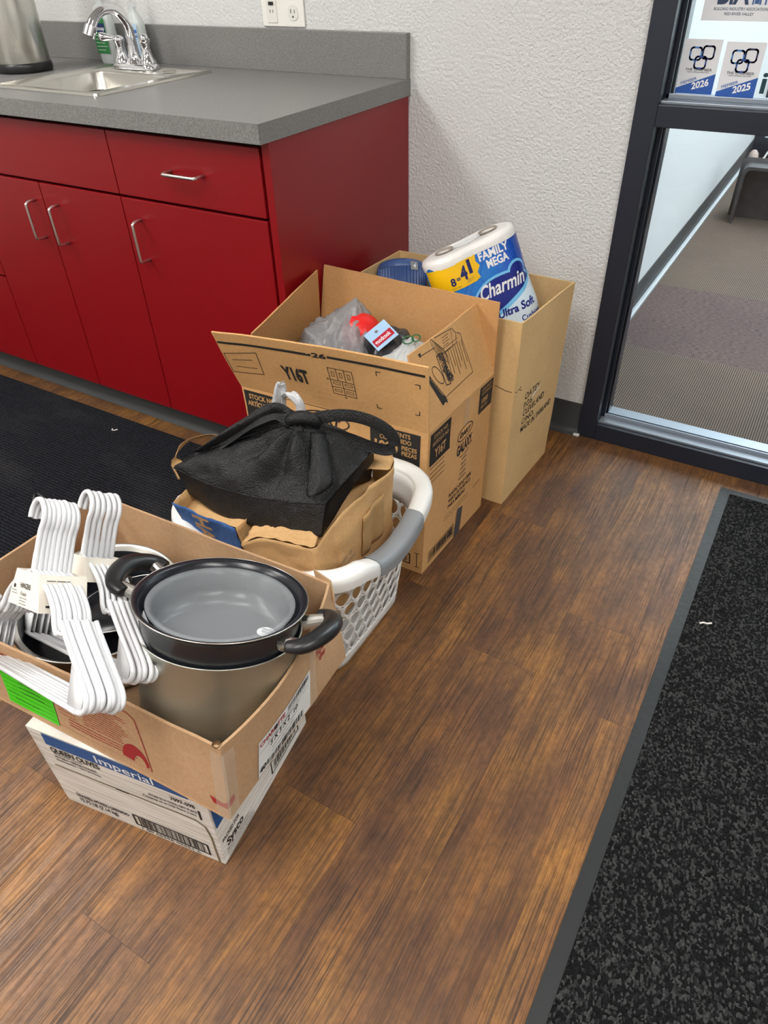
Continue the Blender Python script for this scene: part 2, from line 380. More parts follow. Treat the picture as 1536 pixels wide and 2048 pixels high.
class Print:
    """printing collected on a surface: at(u, v, off)"""
    def __init__(s, surf, off=.0007): s.s = surf; s.mb = MB(); s.off = off
    def _v(s, pts): return [(u, v, 0) for u, v in pts]
    def text(s, t, u, v, h, bold=.02, rot=0, w=None, align='l', cond=1.0, shear=0):
        vs, fs = textmesh(t, bold)
        if not vs: return s
        x0 = min(a for a, b in vs); x1 = max(a for a, b in vs); sc = h/.7
        sx = sc*cond if w is None else w/(x1-x0)
        ca, sa = math.cos(R(rot)), math.sin(R(rot)); o = {'l': 0, 'c': -(x1-x0)/2, 'r': -(x1-x0)}[align]
        P_ = []
        for a, b in vs:
            X = (a-x0+o)*sx + b*sc*shear; Y = b*sc; P_.append((u+X*ca-Y*sa, v+X*sa+Y*ca))
        s.mb.add(s._v(P_), fs); return s
    def rect(s, u0, v0, u1, v1, step=.02):
        nu = max(1, int(abs(u1-u0)/step)); nv = max(1, int(abs(v1-v0)/step))
        s.mb.grid(lambda a, b: Vector((u0+(u1-u0)*a, v0+(v1-v0)*b, 0)), nu, nv); return s
    def line(s, pts, wd=.0015, closed=False):
        pts = [Vector(p) for p in pts]; 
        if closed: pts = pts+[pts[0]]
        for a, b in zip(pts, pts[1:]):
            d = (b-a); L = d.length
            if L < 1e-6: continue
            d /= L; nn = Vector((-d.y, d.x))*wd/2; k = max(1, int(L/.02)); a2 = a-d*wd/2; b2 = b+d*wd/2
            s.mb.grid(lambda q, r: (a2+(b2-a2)*q+nn*(2*r-1)).to_3d(), k, 1)
        return s
    def box(s, u0, v0, u1, v1, wd=.0015): return s.line([(u0, v0), (u1, v0), (u1, v1), (u0, v1)], wd, True)
    def poly(s, pts): s.mb.add(s._v(pts), [tuple(range(len(pts)))]); return s
    def ellipse(s, u, v, a, b, wd=.002, rot=0, t0=0, t1=360):
        n = 36; P_ = []
        for i in range(n+1):
            t = R(t0+(t1-t0)*i/n); x = a*math.cos(t); y = b*math.sin(t); P_.append((u+x*math.cos(R(rot))-y*math.sin(R(rot)), v+x*math.sin(R(rot))+y*math.cos(R(rot))))
        return s.line(P_, wd)
    def disc(s, u, v, a, b=None):
        b = b or a; return s.poly([(u+a*math.cos(2*math.pi*i/28), v+b*math.sin(2*math.pi*i/28)) for i in range(28)])
    def bars(s, u0, v0, u1, v1, seed=1, horiz=True):
        r = random.Random(seed); x = u0
        while x < u1:
            wv = r.choice([.0008, .0014, .0022, .003])*(1 if u1-u0 > .05 else .7); s.rect(x, v0, min(x+wv, u1), v1); x += wv+r.choice([.0009, .0016, .0026])
        return s
    def lines(s, u0, v0, u1, v1, n, seed=1, wd=.0012, ragged=.4):
        r = random.Random(seed)
        for i in range(n):
            vv = v1-(v1-v0)*i/max(1, n-1); x = u0; end = u1-(u1-u0)*ragged*r.random()
            while x < end:
                L = r.uniform(.004, .014); s.line([(x, vv), (min(x+L, end), vv)], wd); x += L+.0022
        return s
    def build(s, m, parent, name='printing', label=None):
        cut = getattr(s.s, 'cut', 0)
        if cut:
            b = bmesh.new(); vs = [b.verts.new(v) for v in s.mb.v]
            for f in s.mb.f:
                try: b.faces.new([vs[i] for i in f])
                except ValueError: pass
            us = [v[0] for v in s.mb.v]; vv = [v[1] for v in s.mb.v]; x = min(us)+cut
            while x < max(us):
                bmesh.ops.bisect_plane(b, geom=b.verts[:]+b.edges[:]+b.faces[:], plane_co=(x, 0, 0), plane_no=(1, 0, 0)); x += cut
            x = min(vv)+cut*2
            while x < max(vv):
                bmesh.ops.bisect_plane(b, geom=b.verts[:]+b.edges[:]+b.faces[:], plane_co=(0, x, 0), plane_no=(0, 1, 0)); x += cut*2
            b.verts.index_update(); s.mb = MB(); s.mb.add([v.co.copy() for v in b.verts], [tuple(v.index for v in f.verts) for f in b.faces]); b.free()
        s.mb.v = [s.s.at(v[0], v[1], s.off) for v in s.mb.v]
        o = s.mb.build(name, m, parent, recalc=False)
        if label: o['label'] = label
        return o
class Planar:
    """plane with origin o, unit directions eu, ev"""
    def __init__(s, o, eu, ev): s.o = Vector(o); s.eu = Vector(eu).normalized(); s.ev = Vector(ev).normalized(); s.n = s.eu.cross(s.ev)
    def at(s, u, v, off=0.0): return s.o+s.eu*u+s.ev*v+s.n*off

# ================================================================== SETTING
XL, XR, YF = -3.2, 3.2, -4.2
def floor():
    w_, L = .1515, .914; rows = {}
    joints = {-1: -.97-.03, 0: -.737, -2: -.934, 1: -.97, 2: -.35, -3: -1.385}   # row index from seam x=.818 ; row0 = [.818,.970]
    jt = {0: -.737, -1: -.934, 1: -.970, -2: -.478, 2: -.30, -3: -.82}
    V = []; F = []; UV = []; PL = []
    i0 = int(math.floor((XL-.818)/w_)); i1 = int(math.ceil((XR-.818)/w_))
    for i in range(i0, i1):
        rr = random.Random(i*13+5); j0 = jt.get(i, rr.uniform(-1, 0)); k0 = int(math.floor((YF-.1-j0)/L)); k1 = int(math.ceil((0.04-j0)/L))
        for k in range(k0, k1):
            a = .818+i*w_; ya = j0+k*L; yb = ya+L; yc = min(yb, .05); n = len(V)
            if yc <= ya: continue
            V += [(a, ya, 0), (a+w_, ya, 0), (a+w_, yc, 0), (a, yc, 0)]; F.append((n, n+1, n+2, n+3))
            UV += [(0, 0), (w_, 0), (w_, yc-ya), (0, yc-ya)]; q = random.Random(i*91+k*17).random(); PL.append((0, 0, q))
    o = mk('floor', V, F, floorm, recalc=False); me = o.data
    uv = me.uv_layers.new(name='UVMap')
    for l in me.loops: uv.data[l.index].uv = UV[l.vertex_index]
    at = me.attributes.new('pl', 'FLOAT_VECTOR', 'FACE')
    for i, q in enumerate(PL): at.data[i].vector = q
    tag(o, kind='structure')
floor()
def struct(name, mb, m, parent=None, **k): return tag(mb.build(name, m, parent, **k), kind='structure')
struct('wall_back', MB().box((XL-.1, 0, 0), (.60, .115, 2.7)).box((.60, 0, 2.3), (XR, .115, 2.7)).box((2.9, 0, 0), (XR+.1, .115, 2.3)), wallm)
struct('wall_left', MB().box((XL-.1, YF, 0), (XL, 0, 2.7)), wallm)
struct('wall_right', MB().box((XR, YF, 0), (XR+.1, 0, 2.7)), wallm)
struct('wall_front', MB().box((XL-.1, YF-.1, 0), (XR+.1, YF, 2.7)), wallm)
struct('ceiling', MB().box((XL-.1, YF-.1, 2.7), (XR+.1, .115, 2.75)), ceilm)
# rubber cove base along the back wall and under the cabinets
def cove(name, x0, x1, y, h, deep=.016):
    pr = [(0, 0), (-deep, 0), (-deep+.001, .003), (-.008, .008), (-.0035, .018), (-.003, h), (0, h)]
    mb = MB(); V = [(x, y+a, b) for x in (x0, x1) for a, b in pr]; n = len(pr)
    mb.add(V, [(i, (i+1) % n, n+(i+1) % n, n+i) for i in range(n)]+[tuple(range(n))[::-1], tuple(range(n, 2*n))])
    return auto(struct(name, mb, rubber), 50)
cove('baseboard_back', .001, .596, 0, .102, .022)
cove('trim_1', -2.6, -.001, -.546, .098, .018)
struct('trim_2', MB().box((.586, -.022, 0), (.604, -.002, .006)), M('white caulk', (.75, .74, .7), .6), bevel=.002)

# glazed screen in the back wall (window_1): jamb, mid rail, sill, panes
W1 = bpy.data.objects.new('window_1', None); COL.objects.link(W1); W1.location = (.6, 0, 0); tag(W1, kind='structure')
def wp(name, mb, m, **k):
    o = mb.build(name, m, W1, **k); o.matrix_parent_inverse = Matrix.Translation((-.6, 0, 0)); return o
F0, F1 = -.012, .105
wp('jamb', MB().box((.597, F0, 0), (.648, F1, 2.3)), alu, bevel=.0015)
wp('jamb', MB().box((2.85, F0, 0), (2.9, F1, 2.3)), alu, bevel=.0015)
wp('head_rail', MB().box((.648, F0, 2.24), (2.85, F1, 2.3)), alu, bevel=.0015)
wp('mid_rail', MB().box((.648, F0, .850), (2.85, F1, .895)), alu, bevel=.0015)
wp('bottom_rail', MB().box((.648, F0, 0), (2.85, F1, .052)), alu, bevel=.0015)
wp('mullion', MB().box((1.75, F0, .052), (1.8, F1, .85)).box((1.75, F0, .895), (1.8, F1, 2.24)), alu, bevel=.0015)
bd = MB()
for z0, z1 in ((.052, .85), (.895, 2.24)):
    bd.box((.648, .036, z0), (.658, .044, z1)).box((.648, .058, z0), (.662, .1, z1))
wp('glazing_bead', bd, alu, bevel=.001)
bd = MB()
for z0 in (.052, .895):
    bd.box((.648, .004, z0), (1.75, .040, z0+.006)).box((.648, .058, z0), (1.75, .1, z0+.010)).box((.650, .036, z0+.006), (1.75, .042, z0+.016))
wp('sill_bead', bd, alu_in, bevel=.001)
for z0, z1 in ((.058, .85), (.9, 2.24)):
    wp('glass_pane', MB().box((.655, .046, z0), (1.752, .052, z1)), pane); wp('glass_pane', MB().box((1.795, .046, z0), (2.853, .052, z1)), pane)

# hall beyond the glass
struct('floor_hall', MB().box((.3, .05, -.05), (4.2, 6.5, 0)), carpetm)
struct('wall_hall', MB().box((.39, .115, 0), (.49, 4.4, 2.7)), wall2m)
hb = MB().box((.49, .115, 0), (.4935, 4.3, .112)); struct('baseboard_hall', hb, rubber)
struct('trim_3', MB().box((.4935, .115, 0), (.512, 4.3, .018)), M('light cove toe', srgb(190, 198, 204), .35), bevel=.004)
struct('wall_hall_right', MB().box((4.2, .115, 0), (4.3, 6.5, 2.7)), wall2m)
struct('ceiling_hall', MB().box((.3, .115, 2.7), (4.3, 4.4, 2.75)), ceilm)
D1 = bpy.data.objects.new('door_1', None); COL.objects.link(D1); D1.location = (.5, 3.9, 0); tag(D1, kind='structure')
def dp(name, mb, m, **k):
    o = mb.build(name, m, D1, **k); o.matrix_parent_inverse = Matrix.Translation((-.5, -3.9, 0)); return o
dp('jamb', MB().box((.49, 3.85, 0), (.55, 3.97, 2.4)).box((1.75, 3.85, 0), (1.81, 3.97, 2.4)).box((3.1, 3.85, 0), (3.16, 3.97, 2.4)).box((4.14, 3.85, 0), (4.2, 3.97, 2.4)), alu)
dp('bottom_rail', MB().box((.55, 3.86, 0), (4.14, 3.95, .12)), alu)
dp('head_rail', MB().box((.49, 3.85, 2.4), (4.2, 3.97, 2.7)), alu)
dp('glass_pane', MB().box((.55, 3.90, .12), (4.14, 3.906, 2.4)), pane)
struct('floor_outside', MB().box((-6, 6.5, -.06), (9, 16, -.01)).box((.3, 4.4, -.06), (4.2, 6.5, -.01)), M('concrete', (.6, .6, .58), .9))

# ================================================================== LAMPS
lampm = emis('lit diffuser', LAMPC, LAMP)
lampc = emis('lit hall diffuser', (.94, .97, 1), 13.0)
def panel(x, y, label, m=lampm, sx=.6, sy=1.2):
    t = thing('ceiling_light', label, 'ceiling light', (x, y, 2.7))
    fr = MB().box((-sx/2-.02, -sy/2-.02, -.02), (-sx/2, sy/2+.02, -.0005)).box((sx/2, -sy/2-.02, -.02), (sx/2+.02, sy/2+.02, -.0005)).box((-sx/2, -sy/2-.02, -.02), (sx/2, -sy/2, -.0005)).box((-sx/2, sy/2, -.02), (sx/2, sy/2+.02, -.0005))
    fr.build('frame', whitep, t); MB().box((-sx/2, -sy/2, -.012), (sx/2, sy/2, -.001)).build('diffuser', m, t)
panel(-1.55, -1.75, 'lit white panel in the ceiling above the left mat')
panel(.35, -2.5, 'lit white panel in the middle of the ceiling')
panel(2.1, -1.9, 'lit white panel in the ceiling above the right mat')
panel(-1.55, -3.4, 'lit white panel in the far left corner of the ceiling')
panel(1.5, 1.3, 'lit white panel in the hall ceiling near the glass', lampc)
panel(1.5, 3.0, 'lit white panel in the hall ceiling near the outer door', lampc)

# ================================================================== CABINETS
YC = -.61
def pull(parent, x, z, vert, L=.10):
    pr = [(0, 0, 0), (0, -.022, 0), (0, -.030, .004), (0, -.032, .012), (0, -.032, L-.012), (0, -.030, L-.004), (0, -.022, L), (0, 0, L)]
    pts = []
    for (a, b, c) in pr: pts.append((x, YC+b, z+c-L/2) if vert else (x+c-L/2, YC+b, z))
    pts = [pts[0], pts[1]]+spline(pts[1:7], 4)[1:-1]+[pts[6], pts[7]]
    o = MB().tube(pts, .0042, 10).build('pull_handle', nickel, parent, smooth=True); o['label'] = 'satin nickel bar pull'; return o
def unit(x0, x1, label, fronts, endpanel=False):
    c = thing('base_cabinet', label, 'cabinet', (x0, YC, 0)); inv = Matrix.Translation((-x0, -YC, 0))
    def add(name, mb, m, par=c, **k):
        o = mb.build(name, m, par, **k); o.matrix_parent_inverse = inv if par is c else Matrix(); return o
    bx = x1-.02 if endpanel else x1
    add('carcase', MB().box((x0, YC+.022, .098), (bx, -.003, .12)).box((x0, YC+.022, .12), (x0+.016, -.003, .87)).box((bx-.016, YC+.022, .12), (bx, -.003, .87)).box((x0+.016, -.02, .12), (bx-.016, -.003, .87)).box((x0+.016, YC+.022, .70), (bx-.016, YC+.05, .87)).box((x0+.016, YC+.05, .86), (bx-.016, -.02, .87)), darkgap)
    add('plinth', MB().box((x0, -.546, 0), (bx, -.530, .098)), darkgap)
    if endpanel: add('end_panel', MB().box((bx, YC+.003, .098), (x1, -.002, .875)).box((bx, -.548, 0), (x1, -.002, .098)), red, bevel=.001)
    for (kind, a, b, z0, z1, pl) in fronts:
        o = add(kind, MB().box((a, YC, z0), (b, YC+.019, z1)), red, bevel=.0012)
        if pl:
            p = pull(o, *pl)
    return c
g = .0016
unit(-.49, 0, 'red base cabinet at the open end of the counter, with one drawer over one door', [
    ('drawer_front', -.49+g, -.026, .718, .862, (-.245, .790, False)), ('door', -.49+g, -.026, .100, .711, (-.432, .613, True))], True)
unit(-1.11, -.49, 'red base cabinet under the sink with two doors', [
    ('false_front', -1.11+g, -.49-g, .718, .862, None), ('door', -1.11+g, -.802-g, .100, .711, (-.838, .613, True)), ('door', -.802+g, -.49-g, .100, .711, (-.745, .610, True))])
unit(-1.60, -1.11, 'red base cabinet at the left edge of view with stacked drawers', [
    ('drawer_front', -1.60+g, -1.11-g, .718, .862, (-1.36, .79, False)), ('drawer_front', -1.60+g, -1.11-g, .404, .711, (-1.36, .6, False)), ('drawer_front', -1.60+g, -1.11-g, .100, .398, (-1.36, .3, False))])
unit(-2.3, -1.60, 'red base cabinet left of the drawer cabinet', [
    ('door', -2.3+g, -1.60-g, .100, .862, (-1.66, .6, True))])

ct = thing('countertop', 'grey speckled laminate countertop over the red cabinets', 'countertop', (0, 0, .914))
sx0, sx1, sy0, sy1 = -.945, -.625, -.505, -.205
def ctadd(name, mb, **k):
    o = mb.build(name, lam, ct, **k); o.matrix_parent_inverse = Matrix.Translation((0, 0, -.914)); return o
ctadd('slab', MB().box((-2.32, -.636, .876), (sx0, -.001, .914)).box((sx1, -.636, .876), (.004, -.001, .914)).box((sx0, -.636, .876), (sx1, sy0, .914)).box((sx0, sy1, .876), (sx1, -.001, .914)))
ctadd('backsplash', MB().box((-2.32, -.021, .914), (.004, -.001, 1.014)), bevel=.001)
ctadd('edge_band', MB().box((-2.32, -.6368, .8755), (.0048, -.6358, .9143)).box((.004, -.6368, .8755), (.0052, -.001, .9143)))

# sink
sk = thing('sink', 'stainless steel drop-in bar sink set in the grey countertop', 'sink', (-.78, -.32, .914))
def rr_loop(x0, x1, y0, y1, r, n=6):
    P_ = []
    for cx, cy, a in ((x1-r, y1-r, 0), (x0+r, y1-r, 90), (x0+r, y0+r, 180), (x1-r, y0+r, 270)):
        for i in range(n+1):
            t = R(a+90*i/n); P_.append((cx+r*math.cos(t), cy+r*math.sin(t)))
    return P_
def ploft(loops, mb=None, cap=False):
    mb = mb or MB(); n = len(loops[0]); V = [p for l in loops for p in l]
    F = [(k*n+i, k*n+(i+1) % n, (k+1)*n+(i+1) % n, (k+1)*n+i) for k in range(len(loops)-1) for i in range(n)]
    if cap: F.append(tuple((len(loops)-1)*n+i for i in range(n)))
    return mb.add(V, F)
def lp(x0, x1, y0, y1, r, z): return [(x-(-.78), y+.32, z) for x, y in rr_loop(x0, x1, y0, y1, r)]
ploft([lp(-.985, -.578, -.535, -.105, .012, 0.0005), lp(-.983, -.580, -.533, -.107, .012, .006), lp(-.974, -.589, -.524, -.116, .012, .0065), lp(-.970, -.593, -.520, -.120, .012, .0035),
       lp(-.940, -.630, -.500, -.210, .03, .003), lp(-.936, -.634, -.496, -.214, .03, -.002), lp(-.925, -.645, -.485, -.225, .035, -.15), lp(-.90, -.67, -.46, -.25, .03, -.158)], cap=True).build('basin', steel, sk, smooth=True)
auto(sk.children[0], 50)
MB().lathe([(0.001, -.1565), (.03, -.1565), (.042, -.154), (.043, -.157)], 32).build('drain', chrome, sk, smooth=True)
MB().lathe([(.0002, .007), (.018, .0068), (.021, .004)], 28, c=(.095, .147, 0)).build('hole_cover', steel, sk, smooth=True)

# faucet
fa = thing('faucet', 'chrome two-handle faucet with a high arched spout behind the sink', 'faucet', (-.835, -.150, .9185))
ploft([[(x, y, z) for x, y in rr_loop(-.082*s_, .082*s_, -.028*s_, .028*s_, .026*s_)] for s_, z in ((1, 0), (1, .008), (.93, .013), (.86, .015))], cap=True).build('base_plate', chrome, fa, smooth=True)
auto(fa.children[0], 50)
MB().lathe([(.026, .012), (.022, .02), (.0165, .03), (.0150, .05), (.0145, .06)], 28).build('spout_base', chrome, fa, smooth=True)
sp = spline([(0, 0, .03), (0, 0, .08), (0.002, -.008, .115), (-.004, -.035, .142), (-.012, -.07, .145), (-.02, -.1, .127), (-.024, -.118, .103)], 6)
MB().tube(sp, [.0145-.002*math.sin(math.pi*i/len(sp)) for i in range(len(sp))], 16).build('spout', chrome, fa, smooth=True)
MB().tube([(-.0225, -.112, .112), (-.0265, -.127, .088)], .0165, 20).build('aerator', chrome, fa, bevel=.002)
for sgn in (-1, 1):
    h = MB().lathe([(.024, .012), (.0235, .02), (.017, .028), (.0135, .045), (.0125, .062), (.016, .066), (.016, .074), (.009, .079), (.0002, .081)], 28, c=(sgn*.052, 0, 0)).build('handle_base', chrome, fa, smooth=True)
    a = Vector((sgn*.052, 0, .072)); d = Vector((sgn*.6, -.55, .12)).normalized()
    MB().tube([a, a+d*.018, a+d*.034, a+d*.046, a+d*.054], [.005, .0065, .010, .012, .008], 14).build('lever', chrome, fa, smooth=True)

# soap bottles behind the faucet
def bottle(x, y, label, body, h, w_, d_, lblc, pumpc, txt):
    t = thing('soap_bottle', label, 'soap bottle', (x, y, .914))
    ls = []
    for k, (s_, z) in enumerate([(.75, 0), (.86, .004), (.95, h*.25), (1, h*.5), (.92, h*.8), (.6, h*.95), (.3, h), (.3, h+.012)]):
        ls.append([(a*s_, b*s_, z) for a, b in rr_loop(-w_, w_, -d_, d_, d_*.95, 5)])
    ploft(ls, cap=True).build('body', body, t, smooth=True)
    MB().lathe([(.014, h+.004), (.014, h+.022), (.006, h+.024), (.005, h+.05), (.012, h+.052), (.012, h+.06), (.0002, h+.062)], 20).build('pump', pumpc, t, smooth=True)
    o = MB().tube([(0, 0, h+.056), (-.012, -.03, h+.056), (-.014, -.038, h+.05)], .0045, 8).build('nozzle', pumpc, t, smooth=True)
    pl = Planar((-w_*.72, -d_-.0008, h*.18), (1, 0, 0), (0, 0, 1))
    lb = Print(pl, 0); lb.rect(0, 0, w_*1.44, h*.6); l = lb.build(lblc[0], t, 'bottle_label', txt[2])
    p2 = Print(pl, .0008); p2.rect(0.002, h*.36, w_*1.44-.002, h*.5); q = p2.build(lblc[1], t)
    p3 = Print(pl, .0014); p3.text(txt[0], w_*.72, h*.39, .010, align='c', bold=.01); p3.build(inkwhite, t)
    p4 = Print(pl, .0014); p4.lines(.006, h*.06, w_*1.38, h*.3, 5, 3, .0012); p4.build(inkwhite, t)
clearsoap = film('clear bottle plastic', (.75, .80, .78), .6, .15, .05)
bottle(-1.035, -.062, 'clear pump soap bottle with a green label standing behind the faucet', clearsoap, .155, .038, .022,
       (M('green soap label', srgb(40, 120, 60), .5), M('dark blue soap band', srgb(20, 40, 90), .5)), clearp, ('Softsoap', '', 'green label with a lime fruit picture'))
bottle(-.905, -.056, 'pump sanitizer bottle with a pale blue label nearest the backsplash end', clearsoap, .135, .032, .02,
       (M('pale blue label', srgb(180, 205, 228), .5), M('mid blue band', srgb(60, 110, 180), .5)), clearp, ('Sanitizer', '', 'pale blue label'))

# airpot
ap = thing('airpot', 'tall brushed steel airpot on the counter left of the sink', 'airpot', (-1.165, -.285, .914))
MB().lathe([(.0002, .001), (.078, .001), (.081, .006), (.081, .020), (.078, .024)], 56).build('base_ring', blackp, ap, smooth=True)
MB().lathe([(.076, .022), (.078, .03), (.078, .24), (.070, .262), (.060, .275)], 56).build('body', steel, ap, smooth=True)
MB().lathe([(.06, .272), (.064, .278), (.064, .31), (.05, .325), (.0002, .33)], 48).build('lid', blackp, ap, smooth=True)
MB().tube(spline([(.05, -.03, .30), (.075, -.045, .305), (.095, -.057, .285), (.098, -.06, .265)], 5), .012, 12).build('spout', blackp, ap, smooth=True)
MB().tube(spline([(-.05, .05, .29), (-.02, .07, .37), (.03, .06, .37), (.055, .04, .29)], 6), .008, 10).build('carry_handle', blackp, ap, smooth=True)

# outlet plate
op = thing('outlet_plate', 'white two-gang outlet plate on the wall above the backsplash', 'outlet', (-.389, 0, 1.078))
MB().box((-.071, -.006, -.060), (.071, -.0005, .060)).build('cover_plate', M('outlet white', srgb(236, 234, 226), .35), op, bevel=.002)
gf = MB().box((-.052, -.0085, -.052), (-.018, -.005, .052)).build('gfci_receptacle', M('outlet white2', srgb(228, 226, 218), .35), op, bevel=.0015)
MB().box((-.043, -.0105, .004), (-.027, -.008, .012)).build('reset_button', M('red button', srgb(200, 30, 30), .4), gf, bevel=.0006)
MB().box((-.043, -.0105, -.012), (-.027, -.008, -.004)).build('test_button', blackp, gf, bevel=.0006)
for zc in (-.028, .028):
    e = ploft([[(x, y2, z) for x, z in rr_loop(.02, .052, zc-.017, zc+.017, .013)] for y2 in (-.005, -.0085)], cap=True).build('receptacle', MATS['outlet white2'], op)
    sl = MB().box((.029, -.0089, zc-.001), (.031, -.0084, zc+.008)).box((.041, -.0089, zc-.001), (.0425, -.0084, zc+.007)); sl.lathe([(.0002, 0), (.0025, 0)], 10, (0, 0, 0))
    V = [Vector((.036+.0025*math.cos(t*.6283), -.0089, zc-.009+.0025*math.sin(t*.6283))) for t in range(10)]; sl2 = MB().box((.029, -.0089, zc-.001), (.031, -.0084, zc+.008)).box((.041, -.0089, zc-.001), (.0425, -.0084, zc+.007)); sl2.add(V, [tuple(range(10))]); sl2.build('slots', blackp, e)
    s2 = MB().box((-.041, -.0089, zc+(.0 if zc < 0 else 0)-.001), (-.039, -.0084, zc+.006)).box((-.031, -.0089, zc-.001), (-.0295, -.0084, zc+.006)); s2.build('slots', blackp, gf)

# ================================================================== MATS
def mat_thing(name, label, x0, x1, y0, y1, pile, bw, rim):
    t = thing(name, label, 'floor mat', (x0, y0, 0)); inv = Matrix.Translation((-x0, -y0, 0))
    o = MB().box((x0+bw, y0+bw, .001), (x1-bw, y1-bw, .008)).build('pile', pile, t, bevel=.003); o.matrix_parent_inverse = inv
    e = MB()
    def f(a, b):
        return [(a[0], a[1], 0.0005), (b[0], b[1], .0005)]
    L0 = [(x, y, .0005) for x, y in ((x0, y0), (x1, y0), (x1, y1), (x0, y1))]; L1 = [(x, y, .003) for x, y in ((x0, y0), (x1, y0), (x1, y1), (x0, y1))]
    L2 = [(x, y, .0045) for x, y in ((x0+bw*1.05, y0+bw*1.05), (x1-bw*1.05, y0+bw*1.05), (x1-bw*1.05, y1-bw*1.05), (x0+bw*1.05, y1-bw*1.05))]
    o = ploft([L0, L1, L2], e).build('rubber_border', rim, t); o.matrix_parent_inverse = inv; return t
mat_thing('floor_mat', 'black speckled entrance mat with rubber border in front of the glass', 1.029, 2.2, -3.6, -.082, speckle, .026, M('mat rubber', srgb(38, 40, 40), .45, bs=.3, bscale=60, bdist=.003))
mat_thing('floor_mat', 'black ribbed mat lying along the red cabinets', -2.4, -.16, -3.0, -.618, ribbed, .004, M('mat rubber dark', srgb(24, 24, 26), .6))
tag(MB().tube([(1.083, -.632, .0095), (1.09, -.627, .0105), (1.098, -.625, .0095), (1.106, -.619, .0095)], .0022, 6, flat=.5).build('paper_scrap', paperw), 'small white paper scrap on the right mat', 'litter')
tag(MB().tube([(-.695, -.690, .0095), (-.689, -.696, .010), (-.682, -.693, .0095), (-.678, -.684, .0095)], .0022, 6, flat=.5).build('paper_scrap', paperw), 'small pale scrap on the left mat near the cabinets', 'litter')

# ================================================================== CARTONS
def carton_walls(b, t, h0, h1, th, m, m_in, parent, name, amp=.0015, seeds=(1, 2, 3, 4), bends=(0, 0, 0, 0)):
    """b: bottom corners FL FR BR BL; t: top corners; returns the four outer sheets front, right, back, left"""
    mb = MB(); sh = []
    for i in range(4):
        a, c = b[i], b[(i+1) % 4]; ta, tc = t[i], t[(i+1) % 4]
        s_ = Sheet(a, c, tc, ta, amp, seeds[i], bends[i]); sh.append(s_); s_.slab(mb, th, 14, 8)
    mb.add([Vector(p)+Vector((0, 0, .001)) for p in b]+[Vector(p)+Vector((0, 0, .004)) for p in b], [(3, 2, 1, 0), (4, 5, 6, 7)])
    o = mb.build(name, m, parent, recalc=False); auto(o, 50)
    return sh, o
# ---- tall pale carton against the wall
tb = thing('cardboard_box', 'tall pale plain cardboard box in the corner by the glass screen, holding toilet paper', 'box')
B = [(.045, -.437, .0), (.530, -.441, .0), (.544, -.150, .0), (.055, -.146, .0)]
T = [(.040, -.440, .522), (.536, -.440, .520), (.560, -.150, .520), (.050, -.146, .520)]
sh, o = carton_walls(B, T, 0, .52, .004, kraft2, None, tb, 'carton_body', .003, (3, 4, 5, 6))
p = Print(sh[1]); u0 = .075
for k, (s_, hh, ww) in enumerate((('OATEY', .016, .085), ('P.O.B.', .015, .05), ('CLEVELAND', .016, .125), ('C/NO.', .014, .07), ('MADE IN THAILAND', .015, .185))):
    p.text(s_, .070, .288-k*.0245, hh*1.15, .012, w=ww)
p.build(ink, tb)
Print(sh[1]).line([(.112, .276), (.150, .290)], .006).build(paperw, tb, 'torn_strip')
Print(sh[1]).line([(.0, .345), (.012, .338), (.02, .342), (.032, .336), (.042, .330)], .0016).line([(.02, .342), (.03, .347), (.036, .338)], .0012).build(M('torn board edge', srgb(96, 70, 42), .9), tb, 'tear')
Print(sh[0]).line([(.44, .352), (.47, .345), (.485, .345)], .0016).build(MATS['torn board edge'], tb, 'tear')

# ---- carton with printed flaps
db = thing('cardboard_box', 'large printed cardboard box with open flaps behind the laundry basket', 'box')
H = .401
B = [(.008, -.792, 0), (.470, -.786, 0), (.484, -.474, 0), (.012, -.478, 0)]
T = [(.002, -.806, H), (.479, -.781, H), (.490, -.472, H), (.002, -.482, H)]
sh, o = carton_walls(B, T, 0, H, .004, kraft, None, db, 'carton_body', .002, (11, 12, 13, 14))
W_ = .472
def blockc(s_, u0, v0, u1, v1): return Print(s_).rect(u0, v0, u1, v1)
# front face
f = sh[0]
Print(f).rect(.004, .295, .105, .394).build(ink, db, 'printed_block'); Print(f).rect(.334, .250, .453, .392).build(ink, db, 'printed_block'); Print(f).rect(.12, .398, .33, .3995).build(ink, db, 'printed_line')
p = Print(f, .0013)
p.text('STOCK NO.', .018, .374, .0125, .03, w=.074).text('ARTÍCULO NO.', .011, .355, .0125, .03, w=.092).text('Y16T', .030, .322, .024, .04, w=.052)
p.text('CONTENTS', .395, .377, .0105, .02, align='c', w=.07).text('CONTENIDO', .395, .362, .0105, .02, align='c', w=.075)
p.text('1000', .345, .334, .022, .045, w=.056).text('PIECES', .410, .346, .0105, .025, w=.036).text('PIEZAS', .410, .332, .0105, .025, w=.036)
p.text('20 BAGS OF 50', .395, .308, .0095, .015, align='c', w=.08).build(inkkraft, db)
p = Print(f)
p.ellipse(.220, .368, .062, .022, .003, 3).text('DART', .220, .360, .016, .04, align='c', w=.075, shear=.2).text('GALAXY.', .228, .325, .022, .03, align='c', w=.11)
p.lines(.012, .285, .09, .298, 3, 5).lines(.16, .22, .3, .24, 3, 8, .002)
p.text('PLASTIC COLD CUPS', .235, .20, .012, .02, align='c', w=.15).text('VASOS DE PLÁSTICO', .235, .182, .012, .02, align='c', w=.15).text('PARA BEBIDAS', .235, .164, .012, .02, align='c', w=.11)
p.box(.34, .022, .436, .052, .003).bars(.345, .027, .430, .048, 4).line([(.455, .018), (.455, .062)], .0016).line([(.449, .018), (.461, .018)], .0016).line([(.449, .062), (.461, .062)], .0016).build(ink, db)
